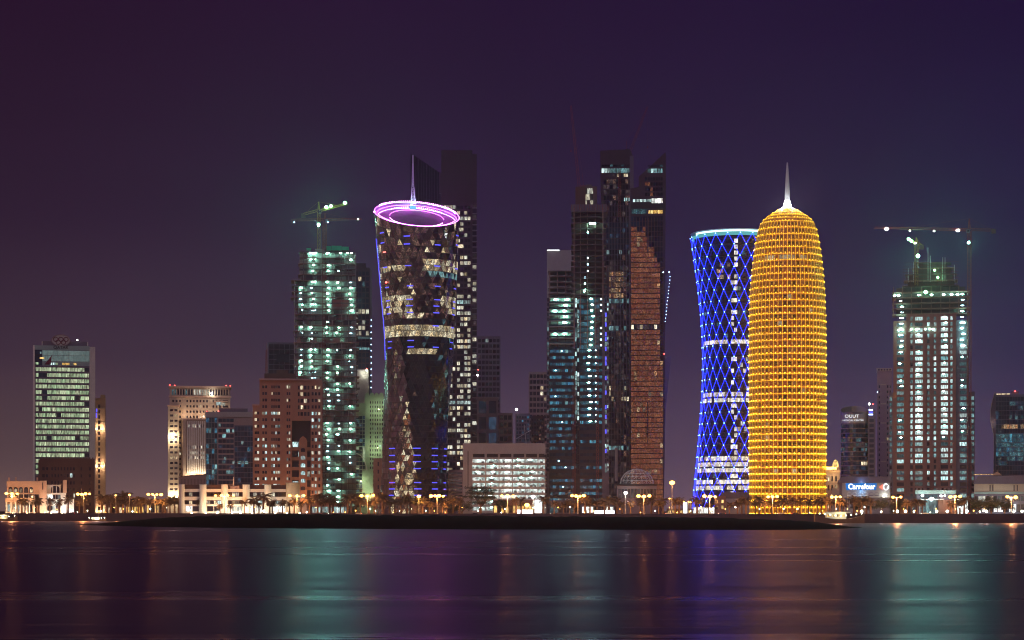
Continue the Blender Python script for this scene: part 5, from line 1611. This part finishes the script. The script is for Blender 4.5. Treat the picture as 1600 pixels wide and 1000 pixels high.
def construction_c():
    b = B('unfinished_tower', 'unfinished red-brown tower with teal-white lit window columns and scaffolded top', 1457, 1470)
    r = b.nr
    CL = [(1389.5, 1393), (1401, 1412), (1422.5, 1426), (1430, 1441.5), (1448.6, 1452.4), (1459, 1462.8), (1470, 1481.2), (1485, 1488.2), (1499.6, 1510), (1518, 1521.6)]
    RW = rows(494.6, 8.93, 32, 5.6)
    def fn(i, j):
        y = 494.6+8.93*j
        if i in (0, 9) and y < 612: return None
        if y > 748: return pick(r, (2, 'glass_dark'), (1, 'win_teal'))
        if 723 < y < 729: return 'glass_dark' if i in (1, 3, 6, 8) else 'glass_dark'
        if i in (3, 6) and 683 < y < 691: return 'concrete_raw'
        if i in (3, 6): return pick(r, (8, 'win_strip'), (1, 'win_teal')) if y < 684 else pick(r, (2, 'win_cool'), (1, 'win_teal'))
        if i in (1, 8): return pick(r, (5, 'win_teal'), (2, 'win_tealdim'), (1, 'win_cool'))
        if i in (0, 9): return pick(r, (3, 'win_teal'), (2, 'win_tealdim'))
        return pick(r, (6, 'win_cool'), (2, 'win_teal'), (.6, 'glass_dark'))
    # centre block, recessed side bays
    cm = CL[2:8]
    rc = [q for q in RW]
    b.facade(1416, 1494, 490, 806, cm, rc, 'rose_stone', lambda i, j: fn(i+2, j), depth=26, rec=.9)
    b.facade(1395.5, 1416, 500, 806, [CL[1]], RW[1:], 'rose_stone', lambda i, j: fn(1, j+1), depth=24, y0=2, rec=.7)
    b.facade(1494, 1514, 500, 806, [CL[8]], RW[1:], 'slate_panel', lambda i, j: fn(8, j+1), depth=24, y0=2, rec=.7)
    b.facade(1389, 1395.5, 612, 806, [CL[0]], [q for q in RW if q[0] > 612], 'slate_panel', lambda i, j: fn(0, j+14), depth=20, y0=4, rec=.5)
    b.facade(1514, 1523, 612, 806, [CL[9]], [q for q in RW if q[0] > 612], 'slate_panel', lambda i, j: fn(9, j+14), depth=20, y0=4, rec=.5)
    for a, q in ((1416.5, 1421.5), (1442.8, 1447.4), (1453.8, 1458), (1464, 1469), (1489, 1493.5)):
        b.bx('rose_stone', a, q, 505, 806, -1.0, -.03)
    for j, (p, q) in enumerate(RW):
        for i, (a, c0) in enumerate(CL):
            if i in (1, 3, 6, 8) and q < 690 and r.random() < (.8 if i in (3, 6) else .62):
                yy = 2.2 if i in (1, 8) else .1
                inst('work_light', uball('lamp_work'), b.root, (b.x((a+c0)/2+r.uniform(-2, 2)), yy, b.z(p+.9)), (r.uniform(.6, 1.3), .3, .38))
    # open floors right below the top
    for y in (455, 463.6, 472.2, 480.8, 489.4):
        b.part('floor_slab', 'concrete_raw', 1393+r.uniform(-1, 1), 1515+r.uniform(-1, 1), y, y+1.2, -.4, 22)
    for px in (1396, 1410, 1424, 1440, 1455, 1470, 1484, 1498, 1512): MB().box(b.x(px)-.35, b.x(px)+.35, .3, 1.1, b.z(492), b.z(447)).build('column', 'concrete_raw', b.root)
    MB().box(b.x(1400), b.x(1508), 8, 9, b.z(492), b.z(447)).build('core_wall', 'concrete_dark', b.root)
    for px in (1398, 1404, 1436, 1455.6, 1474.5, 1487, 1496, 1503.6):
        inst('work_light', uball('lamp_work'), b.root, (b.x(px), .2, b.z(460.6)), (1.1, .4, .5))
    for j in range(9):
        for px in (1408, 1503.4):
            inst('work_light', uball('lamp_work' if r.random() < .75 else 'lamp_workdim'), b.root, (b.x(px+r.uniform(-1, 2)), 1.2, b.z(469+8.93*j)), (1.25, .4, .45))
    for px in (1404, 1410, 1424, 1432, 1446, 1452.6, 1458): inst('work_light', uball('lamp_work'), b.root, (b.x(px), -1.2, b.z(514.6+r.uniform(-1, 1))), (.8, .3, .5))
    # scaffolded top storeys, stepping in
    for k, (a, q, y) in enumerate(((1409, 1499, 446), (1412, 1497, 437), (1414, 1495, 427), (1425, 1492, 417.5), (1430, 1486, 409))):
        b.part('floor_slab', 'concrete_raw' if k % 2 else 'concrete_dark', a, q, y, y+1.3, .5+k*.6, 20-k)
        for px in range(int(a)+2, int(q), 9): MB().box(b.x(px)-.25, b.x(px)+.25, 1.2+k*.6, 1.8+k*.6, b.z(y+9.2), b.z(y)).build('column', 'concrete_dark', b.root)
        MB().box(b.x(a+6), b.x(q-6), 6, 12, b.z(y+9), b.z(y+.8)).build('core_wall', 'concrete_dark', b.root)
    for px, t0 in ((1450, 386), (1453.6, 399), (1473, 402), (1476.6, 402), (1491, 414), (1419, 418), (1427, 408)):
        MB().bar((b.x(px), 2, b.z(440)), (b.x(px), 2, b.z(t0)), .28).build('scaffold_pole', 'steel_white', b.root)
    sc = MB()
    for y in range(410, 447, 5): sc.bar((b.x(1411), -.6, b.z(y)), (b.x(1498), -.6, b.z(y)), .10, 3)
    for px in range(1411, 1500, 6): sc.bar((b.x(px), -.6, b.z(447)), (b.x(px), -.6, b.z(410+abs(px-1455)*.16)), .10, 3)
    sc.build('scaffold', 'steel_red', b.root)
    b.finish()
    for px, py, m, s in ((1446.4, 456.6, 'lamp_green', 1.25), (1460.4, 422.6, 'lamp_green', .7), (1465.4, 434, 'lamp_green', .8)):
        b.dot('work_light', m, px, py, -1.4, s)
    lattice(MB(), (b.x(1456), -2.4, 0), (b.x(1456), -2.4, b.z(738)), 2.2, 10, .15).build('hoist_mast', 'steel_red', b.root)
construction_c()
tower_crane('tall red crane with level jib and bright lamp beside the unfinished brown tower', 1514.5, 800, 361, 1462, 1366, 1552, 'steel_red', rise=3,
            lamps=((1512, 380, 'lamp_crane', .62), (1384, 358.6, 'lamp_white', 1.0), (1420.4, 361.5, 'lamp_garden', .55), (1458, 362, 'lamp_garden', .6), (1495, 361, 'lamp_white', .95)), apex=8, mastw=2.4)
tower_crane('short crane with glaring white lamp on top of the unfinished brown tower', 1432, 446, 382, 1474, 1417, 1440, 'steel_yellow', rise=8,
            lamps=((1433, 400.6, 'lamp_crane', .95), (1418.6, 374.6, 'lamp_green', .9), (1423, 377.6, 'lamp_green', .8), (1428.5, 380.6, 'lamp_garden', .7)), apex=4)

def blue_curved_tower():
    b = B('curved_tower', 'dark blue tower with curved outline and pale edge line at the right end', 1590, 1560)
    r = b.nr
    L = [(1554.6, 612), (1550.6, 624), (1547.6, 640), (1547, 655), (1550, 668), (1552.4, 680), (1553, 700), (1552, 745), (1551, 806)]
    MB().plate([(b.x(a), b.z(q)) for a, q in L]+[(b.x(1630), 0), (b.x(1630), b.z(616)), (b.x(1556), b.z(616))], .8, 26).build('wall', 'slate_panel', b.root)
    e = MB()
    for (a, q), (c0, d0) in zip(L[:-1], L[1:]): e.bar((b.x(a), .5, b.z(q)), (b.x(c0), .5, b.z(d0)), .3)
    e.build('edge_trim', 'concrete_pale', b.root)
    for j in range(24):
        y = 620+7.2*j
        for k in range(17):
            a = 1556+k*4.3
            if 660 < y < 667: m = pick(r, (4, 'glow_bronzehot'), (1, 'glass_blue'))
            elif 676 < y < 712 and k < 11: m = pick(r, (5, 'win_tealdim'), (2, 'win_blue'))
            elif 712 < y < 725 and k < 11: m = pick(r, (1, 'win_tealdim'), (2, 'glass_blue'), (1, 'win_bluedim'))
            elif 626 < y < 655 and 4 < k < 10: m = pick(r, (2, 'win_bluedim'), (2, 'glass_blue'), (1, 'win_tealdim'))
            else: m = pick(r, (12, 'glass_blue'), (1, 'win_bluedim'))
            if y < 655 or y > 667 or True: b.win(m, a, a+3.9, y, y+6.2, .7, .3)
    b.finish()
    b.part('roof_light', 'win_warm', 1557, 1578, 614.6, 616, .2, .9); b.part('roof_plant', 'slate_panel', 1580, 1592, 611, 616, 4, 12); b.dot('beacon', 'lamp_red', 1586, 611, 3, .5)
    light(b.root, (b.x(1549), -5, b.z(660)), (1, .75, .65), 500, .3)
blue_curved_tower()

def right_mall():
    b = B('shopping_mall', 'long pale mall with slate roof at the far right', 1575, 1400)
    b.bx('beige_stone', 1522, 1640, 756, 769, 0, 30); b.bx('teal_panel', 1522, 1640, 768.4, 771.6, -.6, 30); b.bx('slate_panel', 1522, 1640, 771.6, 806, .8, 30)
    MB().plate([(b.x(1520), b.z(756)), (b.x(1640), b.z(756)), (b.x(1640), b.z(742)), (b.x(1528), b.z(744))], -1, 30).build('roof', 'slate_panel', b.root)
    MB().plate([(b.x(1549), b.z(742.6)), (b.x(1566), b.z(742.6)), (b.x(1558), b.z(736.5))], 4, 12).build('skylight', 'beige_stone', b.root)
    for a in (1546, 1550.4, 1583.6, 1588.6): b.win('frame_dark', a, a+1.8, 758, 767, -.1, .2)
    r = b.nr
    for k in range(16): b.win(pick(r, (2, 'glass_dark'), (1, 'win_tealdim'), (1, 'win_cream')), 1523+k*6, 1527.6+k*6, 775, 783, .7, .3)
    for k in range(16): b.win(pick(r, (2, 'glass_dark'), (1, 'win_shop')), 1523+k*6, 1527.6+k*6, 788, 800, .7, .3)
    b.finish(); b.part('cornice_light', 'win_amber', 1521, 1552, 741, 741.9, -1.6, -1.1)
    for px in (1535, 1560, 1585): light(b.root, (b.x(px), -9, 6), (.85, 1, .9), 2200, .5)
right_mall()

def entrance_pavilion():
    b = B('entrance_pavilion', 'teal-lit glass entrance pavilion below the unfinished brown tower', 1462, 1400)
    r = b.nr
    b.bx('teal_panel', 1430, 1494, 766, 771.4, -1.4, 16); b.bx('slate_panel', 1432, 1492, 771.4, 806, 1, 16)
    for k in range(9): b.win(pick(r, (2, 'win_teal'), (1, 'win_tealdim')), 1438+k*3, 1440.7+k*3, 781, 803, -.5, .3); b.win(pick(r, (2, 'win_tealdim'), (1, 'glass_teal')), 1438+k*3, 1440.7+k*3, 773, 779.4, -.5, .3)
    b.bx('white_paint', 1436, 1474, 779.6, 781, -4, .8)
    b.bx('white_paint', 1436, 1438, 781, 806, -3.6, -2.8)
    for k in range(10): b.bx('mauve_stone', 1431+k*6.2, 1434+k*6.2, 762.6, 766, 1, 3) if k not in (3, 4) else None
    b.bx('brown_stone', 1466, 1512, 781, 806, .4, 12)
    b.win('win_shop', 1495, 1512, 780, 803, -.6, .3)
    b.finish()
    for px, py, s in ((1455.6, 779.4, 1.3), (1441.5, 774.6, .9), (1470.4, 775, .8), (1476, 774.4, .6)): b.dot('canopy_lamp', 'lamp_white', px, py, -4.6, s, .8)
    light(b.root, (b.x(1455), -7, b.z(782)), (.7, 1, .95), 2600, .6); light(b.root, (b.x(1480), -6, b.z(790)), (1, .4, .15), 1200, .4)
    for px in (1436, 1487): light(b.root, (b.x(px), -6, b.z(772)), (.7, 1, .95), 900, .6)
entrance_pavilion()
low_shop(1402, 1431, 777, 1420, 'low dark shopfront left of the teal-lit pavilion', 'win_tealdim', 'slate_panel')
low_shop(1042, 1082, 796, 1500, 'low lit shed in the gap left of the blue lattice tower', 'win_amber', 'brown_stone')
low_shop(858, 905, 783, 1412, 'low glazed lobby at the foot of the unfinished blue tower', 'win_tealdim', 'slate_panel')
low_shop(908, 960, 786, 1405, 'low lobby with bright white forecourt front by the unfinished blue tower', 'win_shop', 'slate_panel')
low_shop(480, 545, 786, 1440, 'low site building at the foot of the tower with green netting', 'win_cool', 'brown_stone')
low_shop(640, 700, 787, 1400, 'low dim building at the foot of the ring-topped tower', 'glow_bronze', 'brown_stone')
low_shop(770, 832, 783, 1385, 'low orange-lit kiosk row in front of the parking garage', 'win_amber', 'brown_stone')
# ------------------------------------------------------------------ trees
def palm_protos():
    out = []
    for v in range(4):
        rr = random.Random(40+v); h = 1.0
        tr = MB(); n = 7; lean = rr.uniform(-.03, .03)
        pr = [(.052*(1.25 if i == 0 else 1)*(1-.35*i/n)+.004*(i % 2), i/n*.76) for i in range(n+1)]
        k = 7
        for i, (q, z) in enumerate(pr):
            for a in range(k): tr.v.append((lean*z*z+q*math.cos(2*PI*a/k), q*math.sin(2*PI*a/k), z))
        for i in range(n):
            for a in range(k): tr.face(i*k+a, i*k+(a+1) % k, (i+1)*k+(a+1) % k, (i+1)*k+a)
        tr.mat('bark'); tr.mi = [0]*len(tr.f)
        cr = MB(); cr.mat('palm_leaf'); z0 = .75
        nf = 34
        for f in range(nf):
            a = 2*PI*f/nf*3.0+rr.uniform(-.3, .3); el = rr.uniform(-.55, 1.25); L = rr.uniform(.27, .36)
            p = Vector((lean*.56, 0, z0)); d = Vector((math.cos(a)*math.cos(el), math.sin(a)*math.cos(el), math.sin(el)))
            sd = Vector((-math.sin(a), math.cos(a), 0)); st = 7
            for i in range(st):
                p2 = p+d*(L/st); w = .052*math.sin(PI*(i+.7)/(st+.9))+.012
                for s in (-1, 1):
                    tip = p2+sd*s*w*1.5-Vector((0, 0, w*1.0))+d*.02
                    cr.tri(p, p+d*(L/st)*.55, tip); 
                    cr.tri(p+d*(L/st)*.5, p2, tip+d*.03)
                d = (d+Vector((0, 0, -.20))).normalized(); p = p2
        out.append((tr.mesh('palm_trunk'), cr.mesh('palm_crown')))
    return out
PALMS = palm_protos()

def leaf_tree(name, label, px, Y, h, w, seed, leaf='tree_leaf', nclump=30, layered=False):
    rr = random.Random(seed)
    r = empty(name, (PX(px, Y), Y, G)); tag(r, label, 'tree')
    t = MB(); br = []
    t.bar((0, 0, 0), (0, 0, h*.32), w*.035, 7, w*.028)
    for i in range(9):
        a = rr.uniform(0, 2*PI); e = Vector((math.cos(a)*w*.36*rr.uniform(.5, 1), math.sin(a)*w*.3*rr.uniform(.4, 1), h*rr.uniform(.5, .82)))
        s = Vector((0, 0, h*rr.uniform(.22, .33))); mid = s.lerp(e, .5)+Vector((0, 0, -h*.03))
        t.bar(s, mid, w*.020, 5, w*.014); t.bar(mid, e, w*.014, 5, w*.006); br.append(e)
    t.build('trunk', 'bark', r)
    c = MB(); c.mat(leaf)
    for i in range(nclump):
        if i < len(br): ce = br[i]
        else:
            a = rr.uniform(0, 2*PI); q = math.sqrt(rr.random())*.46
            ce = Vector((math.cos(a)*w*q, math.sin(a)*w*q, h*(rr.choice((.42, .58, .72, .88))*rr.uniform(.95, 1.05) if layered else rr.uniform(.36, .92))))
            if not layered: ce.z = h*.40+(ce.z-h*.40)*(1-.75*(q/.46)**2)
        R0 = w*rr.uniform(.09, .17)
        for k in range(int(90*max(1, (R0/1.6)**1.7))):
            d = Vector((rr.gauss(0, 1), rr.gauss(0, 1), rr.gauss(0, .55 if not layered else .25))).normalized()*R0*rr.random()**.4
            p = ce+d; s = rr.uniform(.16, .36)
            u = Vector((rr.gauss(0, 1), rr.gauss(0, 1), rr.gauss(0, 1))).normalized(); v = u.orthogonal().normalized()
            c.quad(p-u*s, p-v*s*.6, p+u*s, p+v*s*.6)
    c.build('crown', leaf, r)
    return r

ORD = ['first', 'second', 'third', 'fourth', 'fifth', 'sixth', 'seventh', 'eighth', 'ninth', 'tenth', 'eleventh', 'twelfth', 'thirteenth', 'fourteenth', 'fifteenth', 'sixteenth']
ZONES = [('in front of the arched-window clubhouse', [34, 40, 57, 60, 78, 92, 106, 124, 133], 19, 24),
         ('in the dark grove right of the slim peach tower', [160, 168, 174, 181, 186, 193, 200, 206, 217, 221, 233, 246], 20, 30),
         ('in the dense row under the beige tower', [254, 259, 266, 273, 279, 285, 291, 298, 304, 311, 318], 20, 25),
         ('in front of the white column mall', [330, 344, 361, 382, 396, 405, 412, 421, 426, 441, 452, 459], 14, 30),
         ('at the foot of the tower with green netting', [470, 484, 497, 503, 516, 521, 532, 543, 549, 556, 563, 577, 585], 16, 29),
         ('in front of the ring-topped tower', [598, 609, 617, 627, 637, 641, 652, 660, 672, 690, 699], 16, 30),
         ('in front of the parking garage', [708, 717, 806, 815, 849], 18, 26),
         ('at the foot of the unfinished blue glass tower', [866, 880, 890, 897, 913, 921, 934, 945, 951], 17, 30),
         ('in front of the lattice dome and bronze tower', [963, 972, 984, 1000, 1006, 1018, 1029, 1037], 16, 26),
         ('in front of the blue lattice tower', [1056, 1062, 1090, 1107, 1140, 1152, 1158, 1166], 15, 26),
         ('in front of the golden tower', [1180, 1186, 1194, 1206, 1213, 1225, 1238, 1250, 1264, 1277, 1284, 1291], 18, 26),
         ('in front of the glowing shop sign mall', [1297, 1306, 1313, 1318, 1334, 1341, 1347, 1354, 1360], 19, 27),
         ('in front of the unfinished brown tower', [1398, 1406, 1412, 1418, 1424, 1433, 1441, 1486, 1494, 1500, 1506], 17, 25)]
rp_ = random.Random(11)
for zn, xs, h0, h1 in ZONES:
    for k, px in enumerate(xs):
        Y = shore(px)+rp_.uniform(13, 44)
        hp = rp_.uniform(h0, h1); h = hp*Y/F*1.22
        tm, cm = PALMS[rp_.randrange(4)]
        r = empty('palm_tree', (PX(px+rp_.uniform(-1, 1), Y), Y, G), rp_.uniform(0, 6.28))
        wd = rp_.uniform(.95, 1.45)
        tag(r, f'{ORD[k]} palm tree from the left {zn}', 'palm tree', 'palm trees along the waterfront')
        inst('trunk', tm, r, (0, 0, 0), (h, h, h)); inst('crown', cm, r, (0, 0, 0), (h*wd, h*wd, h))

leaf_tree('shade_tree', 'large dark layered shade tree in front of the parking garage', 751, 1345, 20, 26, 5, nclump=34, layered=True)
leaf_tree('shade_tree', 'smaller dark tree right of the layered shade tree by the garage', 788, 1350, 11, 15, 6, nclump=22)
leaf_tree('shade_tree', 'low dark tree left of the layered shade tree by the garage', 722, 1352, 9, 16, 16, nclump=20)
leaf_tree('shade_tree', 'round dark tree below the red and white mark of the mall sign', 1378, 1272, 11.5, 13, 7, nclump=30)
leaf_tree('shade_tree', 'reddish round tree below the glowing shop sign', 1345, 1290, 9.5, 12, 17, nclump=24)
leaf_tree('shade_tree', 'round tree under the twin lamps left of the teal-lit pavilion', 1410, 1282, 10, 13, 18, nclump=26)
leaf_tree('shade_tree', 'wide dark tree left of centre among the three at the far right', 1530, 1270, 11, 15, 8, nclump=34)
leaf_tree('shade_tree', 'tallest dark tree in the middle of the three at the far right', 1549, 1272, 12.5, 15, 9, nclump=36)
leaf_tree('shade_tree', 'rightmost of the three dark trees at the far right', 1570, 1275, 11, 14, 10, nclump=32)

# ------------------------------------------------------------------ street lamps
def street_lamp(label, px, py, heads, spread, m='lamp_sodium', rad=1.1, power=26000, col=(1, .42, .11), name='street_lamp', off=9):
    Y = shore(px)+off; s = Y/F
    r = empty(name, (PX(px, Y), Y, G)); tag(r, label, 'street lamp', 'tall street lamps along the waterfront road')
    h = PZ(py, Y)-G
    MB().bar((0, 0, 0), (0, 0, h), .22, 7, .12).build('pole', 'pole_metal', r)
    MB().lathe(0, 0, [(.5, 0), (.5, .5), (.28, .9)], 8).build('base', 'concrete', r)
    xs = [0] if heads == 1 else [(-.5+i/(heads-1))*spread*s for i in range(heads)]
    am = MB()
    for x in xs: am.bar((0, 0, h-.6), (x, -.8, h+.35), .08, 4)
    ar = am.build('arm', 'pole_metal', r)
    for i, x in enumerate(xs):
        q = rad*rp_.uniform(.72, 1.08)
        inst('lamp_head', uball(m), ar, (x, -.8, h+rp_.uniform(-.2, .25)), (q*1.1, q*.8, q*.85))
    light(r, (0, -2.2, h-1.2), col, power, .7)
    return r
for px, py, hd, spd, what in (
    (19, 771.5, 3, 17, 'in front of the arched-window clubhouse'), (131, 772, 4, 18, 'in front of the dark brown mid-rise'), (242, 772.6, 4, 20, 'beside the glowing amber shop'),
    (351, 774.4, 4, 28, 'in front of the white column mall'), (464, 774.6, 3, 22, 'by the rotunda of the white mall'), (574, 774.6, 3, 18, 'left of the ring-topped tower'),
    (683, 775, 4, 19, 'at the right foot of the ring-topped tower'), (793, 775, 3, 18, 'in front of the parking garage'), (903, 775, 4, 18, 'in front of the unfinished blue tower'),
    (1006, 775.4, 3, 17, 'in front of the lattice dome'), (1109, 776, 3, 17, 'in front of the blue lattice tower'), (1207, 776, 3, 14, 'in front of the golden tower'),
    (1306, 776.6, 3, 13, 'below the small golden dome'), (1401, 776.6, 2, 12, 'right of the glowing shop sign'), (1492, 776, 3, 15, 'right of the teal-lit pavilion'), (1580, 776.6, 2, 13, 'over the dark trees at the far right')):
    street_lamp(f'tall street lamp with {["", "one", "two", "three", "four"][hd]} orange heads {what}', px, py, hd, spd)
street_lamp('tall mast lamp with one big glowing head left of the blue lattice tower', 1050, 754, 1, 0, rad=1.9, power=9000)
street_lamp('single small orange lamp left in the dark palm grove', 181, 774, 1, 0, rad=.6, power=2500)
street_lamp('single small orange lamp right in the dark palm grove', 202.5, 773.4, 1, 0, rad=.75, power=2500)
street_lamp('single yellow lamp against the foot of the ring-topped tower', 654.5, 776, 1, 0, rad=1.2, power=5000, col=(1, .6, .12))
street_lamp('low glaring orange lamp below the right end of the parking garage', 823.5, 789.5, 1, 0, rad=1.7, power=6500)
street_lamp('white lamp at the right end of the parking garage', 833, 776.5, 1, 0, 'lamp_white', 1.3, 4500, (.95, 1, .9))
street_lamp('white lamp left of the lattice dome', 977.5, 770, 1, 0, 'lamp_white', 1.1, 3500, (.9, 1, .95))
for k, px in enumerate((1046, 1048.6, 1053, 1058, 1068, 1076, 1079)):
    street_lamp(f'{ORD[k]} small lamp from the left in the car park gap beside the bronze tower', px, 779+((k*37) % 9), 1, 0, rad=.62, power=900, off=90+k*14)
GX = [1346.5, 1377, 1402, 1415, 1428, 1463.5, 1480, 1511, 1531, 1541.5, 1584, 1597]
for k, px in enumerate(GX+[412, 158, 207]):
    Y = shore(px)+3.5
    r = empty('garden_lamp', (PX(px, Y), Y, G+.12))
    lab = f'{ORD[k]} low globe lamp from the left, right of the golden tower' if k < 12 else ['low globe lamp on the shore before the white mall', 'low globe lamp beside the small moored boat at left', 'low globe lamp at the right of the palm grove'][k-12]
    tag(r, lab, 'garden lamp', 'low globe lamps on the promenade')
    MB().bar((0, 0, 0), (0, 0, 1.5), .09, 6).build('post', 'pole_metal', r)
    q = rp_.choice((.5, .62, .8)); inst('globe', uball('lamp_garden'), r, (0, 0, 1.5+q*.8), (q, q, q))
    light(r, (0, -1.0, 2.0), (.95, 1, .7), 350, .4)

# small identical light points scattered among the palms
ZN = {}
for k in range(84):
    px = 20+1570*(k+rp_.uniform(.1, .9))/84; Y = shore(px)+rp_.uniform(10, 46)
    r = empty('path_light', (PX(px, Y), Y, G)); zi = min(range(len(ZONES)), key=lambda q: min(abs(px-v) for v in ZONES[q][1])); ZN[zi] = ZN.get(zi, 0)+1
    tag(r, f'{ORD[ZN[zi]-1]} path light from the left {ZONES[zi][0]}', 'path light', 'small path lights among the palms')
    h = rp_.choice((1.2, 2.2, 3.4, 4.5)); mt = rp_.choice(('lamp_sodium', 'lamp_sodium', 'lamp_garden', 'lamp_white'))
    MB().bar((0, 0, 0), (0, 0, h), .06, 5).build('post', 'pole_metal', r)
    q = rp_.uniform(.2, .42); inst('globe', uball(mt), r, (0, 0, h+q), (q, q, q))
    if k % 3 == 0: light(r, (0, -.8, h+.4), (1, .42, .12), 1500, .3)

# ------------------------------------------------------------------ light panels, cars, boats
def panel(label, px0, px1, py0, py1, Y, name='light_box', m='sign_white'):
    b = B(name, label, (px0+px1)/2, Y, 'sign')
    b.part('case', 'frame_grey', px0-.4, px1+.4, py0-.5, py1+.4, .02, .7); b.part('face', m, px0, px1, py0, py1, -.15, .02)
    MB().box(b.x(px0)+.2, b.x(px1)-.2, .2, .5, 0, b.z(py1)+.1).build('stand', 'frame_grey', b.root)
panel('upright white glowing advert pillar at the right end of the parking garage', 835.6, 846, 781, 801.5, 1330)
panel('slim white glowing pillar left of the blue lattice tower', 1067.6, 1073.6, 784.6, 801.8, 1300)
panel('long low blazing white light board on the shore before the unfinished blue tower', 929, 960, 797.6, 803.8, 1290)
panel('low white glowing board below the orange lamp near the garage', 807, 832, 796.5, 802.6, 1335)

def car_proto():
    bod = MB(); pts = [(-2.2, .35), (2.2, .35), (2.25, .75), (1.5, .92), (.7, 1.42), (-1.0, 1.45), (-1.75, .98), (-2.25, .9)]
    bod.plate(pts, -.85, .85)
    gl = MB(); gl.plate([(1.28, .95), (.66, 1.36), (-.95, 1.38), (-1.5, .98)], -.88, .88)
    wh = MB()
    for k in range(12):
        pass
    wh.plate([(.34*math.cos(2*PI*k/12), .34*math.sin(2*PI*k/12)) for k in range(12)], -.12, .12)
    hl = MB().box(-.05, .05, -.18, .18, -.09, .09)
    return bod, gl, wh, hl
bod, gl, wh, hl = car_proto()
def named(mb, m, nm): mb.mat(m); mb.mi = [0]*len(mb.f); return mb.mesh(nm)
bw, bd, glm, whm = named(bod, 'car_white', 'car_body'), None, named(gl, 'glass_dark', 'car_glass'), named(wh, 'rubber', 'car_wheel')
mb2 = MB(); mb2.v, mb2.f, mb2.mi = list(bod.v), list(bod.f), list(bod.mi); bd = named(mb2, 'car_dark', 'car_body_dark')
rim_ = MB(); rim_.plate([(.19*math.cos(2*PI*k/8), .19*math.sin(2*PI*k/8)) for k in range(8)], -.14, .14); rimm = named(rim_, 'frame_grey', 'car_rim')
hlm = named(hl, 'lamp_white', 'car_headlight'); tl = MB().box(-.05, .05, -.18, .18, -.09, .09); tlm = named(tl, 'lamp_red', 'car_tail_light')
CARS = [(28, 1, 'below the arched-window clubhouse'), (112, 0, 'right of the clubhouse'), (338, 1, 'in front of the white column mall'), (436, 1, 'left of the mall rotunda'), (508, 0, 'below the tower with green netting'),
        (560, 1, 'left of the ring-topped tower'), (690, 0, 'right of the ring-topped tower'), (866, 0, 'below the unfinished blue tower'), (1045, 1, 'in the gap by the bronze tower'), (1128, 0, 'below the blue lattice tower'),
        (1221, 1, 'under the middle of the golden tower'), (1243, 0, 'under the right half of the golden tower'), (1296, 1, 'below the small golden dome'), (1445, 1, 'below the teal-lit pavilion'), (1520, 0, 'left of the dark trees at far right')]
for k, (px, wt, wh_) in enumerate(CARS):
    Y = shore(px)+rp_.uniform(21, 28)
    r = empty('car', (PX(px, Y), Y, G+.01), rp_.choice((0, PI))); tag(r, f'{"white" if wt else "dark"} car on the shore road {wh_}', 'car', 'cars on the shore road')
    inst('body', bw if wt else bd, r, (0, 0, 0)); inst('window_band', glm, r, (0, 0, 0))
    for sx_ in (-1.35, 1.4):
        for sy_ in (-.8, .8): inst('rim', rimm, inst('wheel', whm, r, (sx_, sy_, .34)), (0, 0, 0))
    for sy_ in (-.6, .6): inst('headlight', hlm, r, (2.26, sy_, .68)); inst('tail_light', tlm, r, (-2.27, sy_, .72))

def boat(label, px, Y, L, lights, m='hull_wood', name='moored_boat'):
    r = empty(name, (PX(px, Y), Y, -.1)); tag(r, label, 'boat', 'boats moored along the sea wall')
    h = MB(); n = 10; sec = []
    for i in range(n+1):
        u = i/n; x = (u-.5)*L; w = L*.13*math.sin(PI*min(1, .12+u*.95))**.6 if u < 1 else .05
        sh = L*.09*(1+1.1*abs(2*u-1)**2.4); sec.append([(x, -w, sh), (x, -w*.7, .2), (x, 0, -.5), (x, w*.7, .2), (x, w, sh)])
    for s in sec: h.v += s
    for i in range(n):
        for j in range(4): h.face(i*5+j, i*5+j+1, (i+1)*5+j+1, (i+1)*5+j)
        h.face(i*5+4, i*5, (i+1)*5, (i+1)*5+4)
    h.face(0, 1, 2, 3, 4); h.face(*[n*5+k for k in (4, 3, 2, 1, 0)])
    h.build('hull', m, r)
    MB().box(-L*.28, L*.12, -L*.08, L*.08, L*.09, L*.22).build('cabin', 'white_paint', r)
    MB().box(-L*.33, L*.2, -L*.11, L*.11, L*.22, L*.235).build('canopy', 'white_paint', r)
    for k in range(4): inst('window', ubox('win_amber'), r, (-L*.23+k*L*.1, -L*.081, L*.16), (L*.07, .08, L*.05))
    MB().bar((L*.05, 0, L*.2), (L*.07, 0, L*.48), .12, 5, .06).build('mast', 'hull_wood', r)
    for k in range(lights):
        x = (-.42+.84*k/max(1, lights-1))*L
        inst('deck_lamp', uball('lamp_garden'), r, (x, -L*.12, L*(.15+.05*abs(2*k/max(1, lights-1)-1))), (.32, .3, .3))
    light(r, (0, -L*.2, L*.2), (1, .85, .4), 900, .4)
boat('yellow-lit wooden boat moored at the far left edge', 6, 1480, 20, 5)
boat('small lit boat moored left of the dark sandbar tip', 152, 1468, 13, 6)
boat('long low boat added in place of a light trail right of the golden tower', 1312, 1228, 30, 9)  # added boat, its lamps stand in for a passing vehicle's light trail

# ------------------------------------------------------------------ the thin humid night air over the bay
m, t, p = nmat('night_air')
t.nodes.remove(p)
pv_ = N(t, 'ShaderNodeVolumePrincipled')
pv_.inputs['Color'].default_value = (0.95, 0.74, 0.98, 1)
pv_.inputs['Density'].default_value = 0.00008
pv_.inputs['Anisotropy'].default_value = 0.8
t.links.new(pv_.outputs[0], t.nodes['Material Output'].inputs['Volume'])
hz_ = MB().box(-7200, 7200, -450, 5100, -3.2, 340).build('haze', 'night_air')
tag(hz_, 'thin violet night haze over the bay and city', 'haze', kind='stuff')
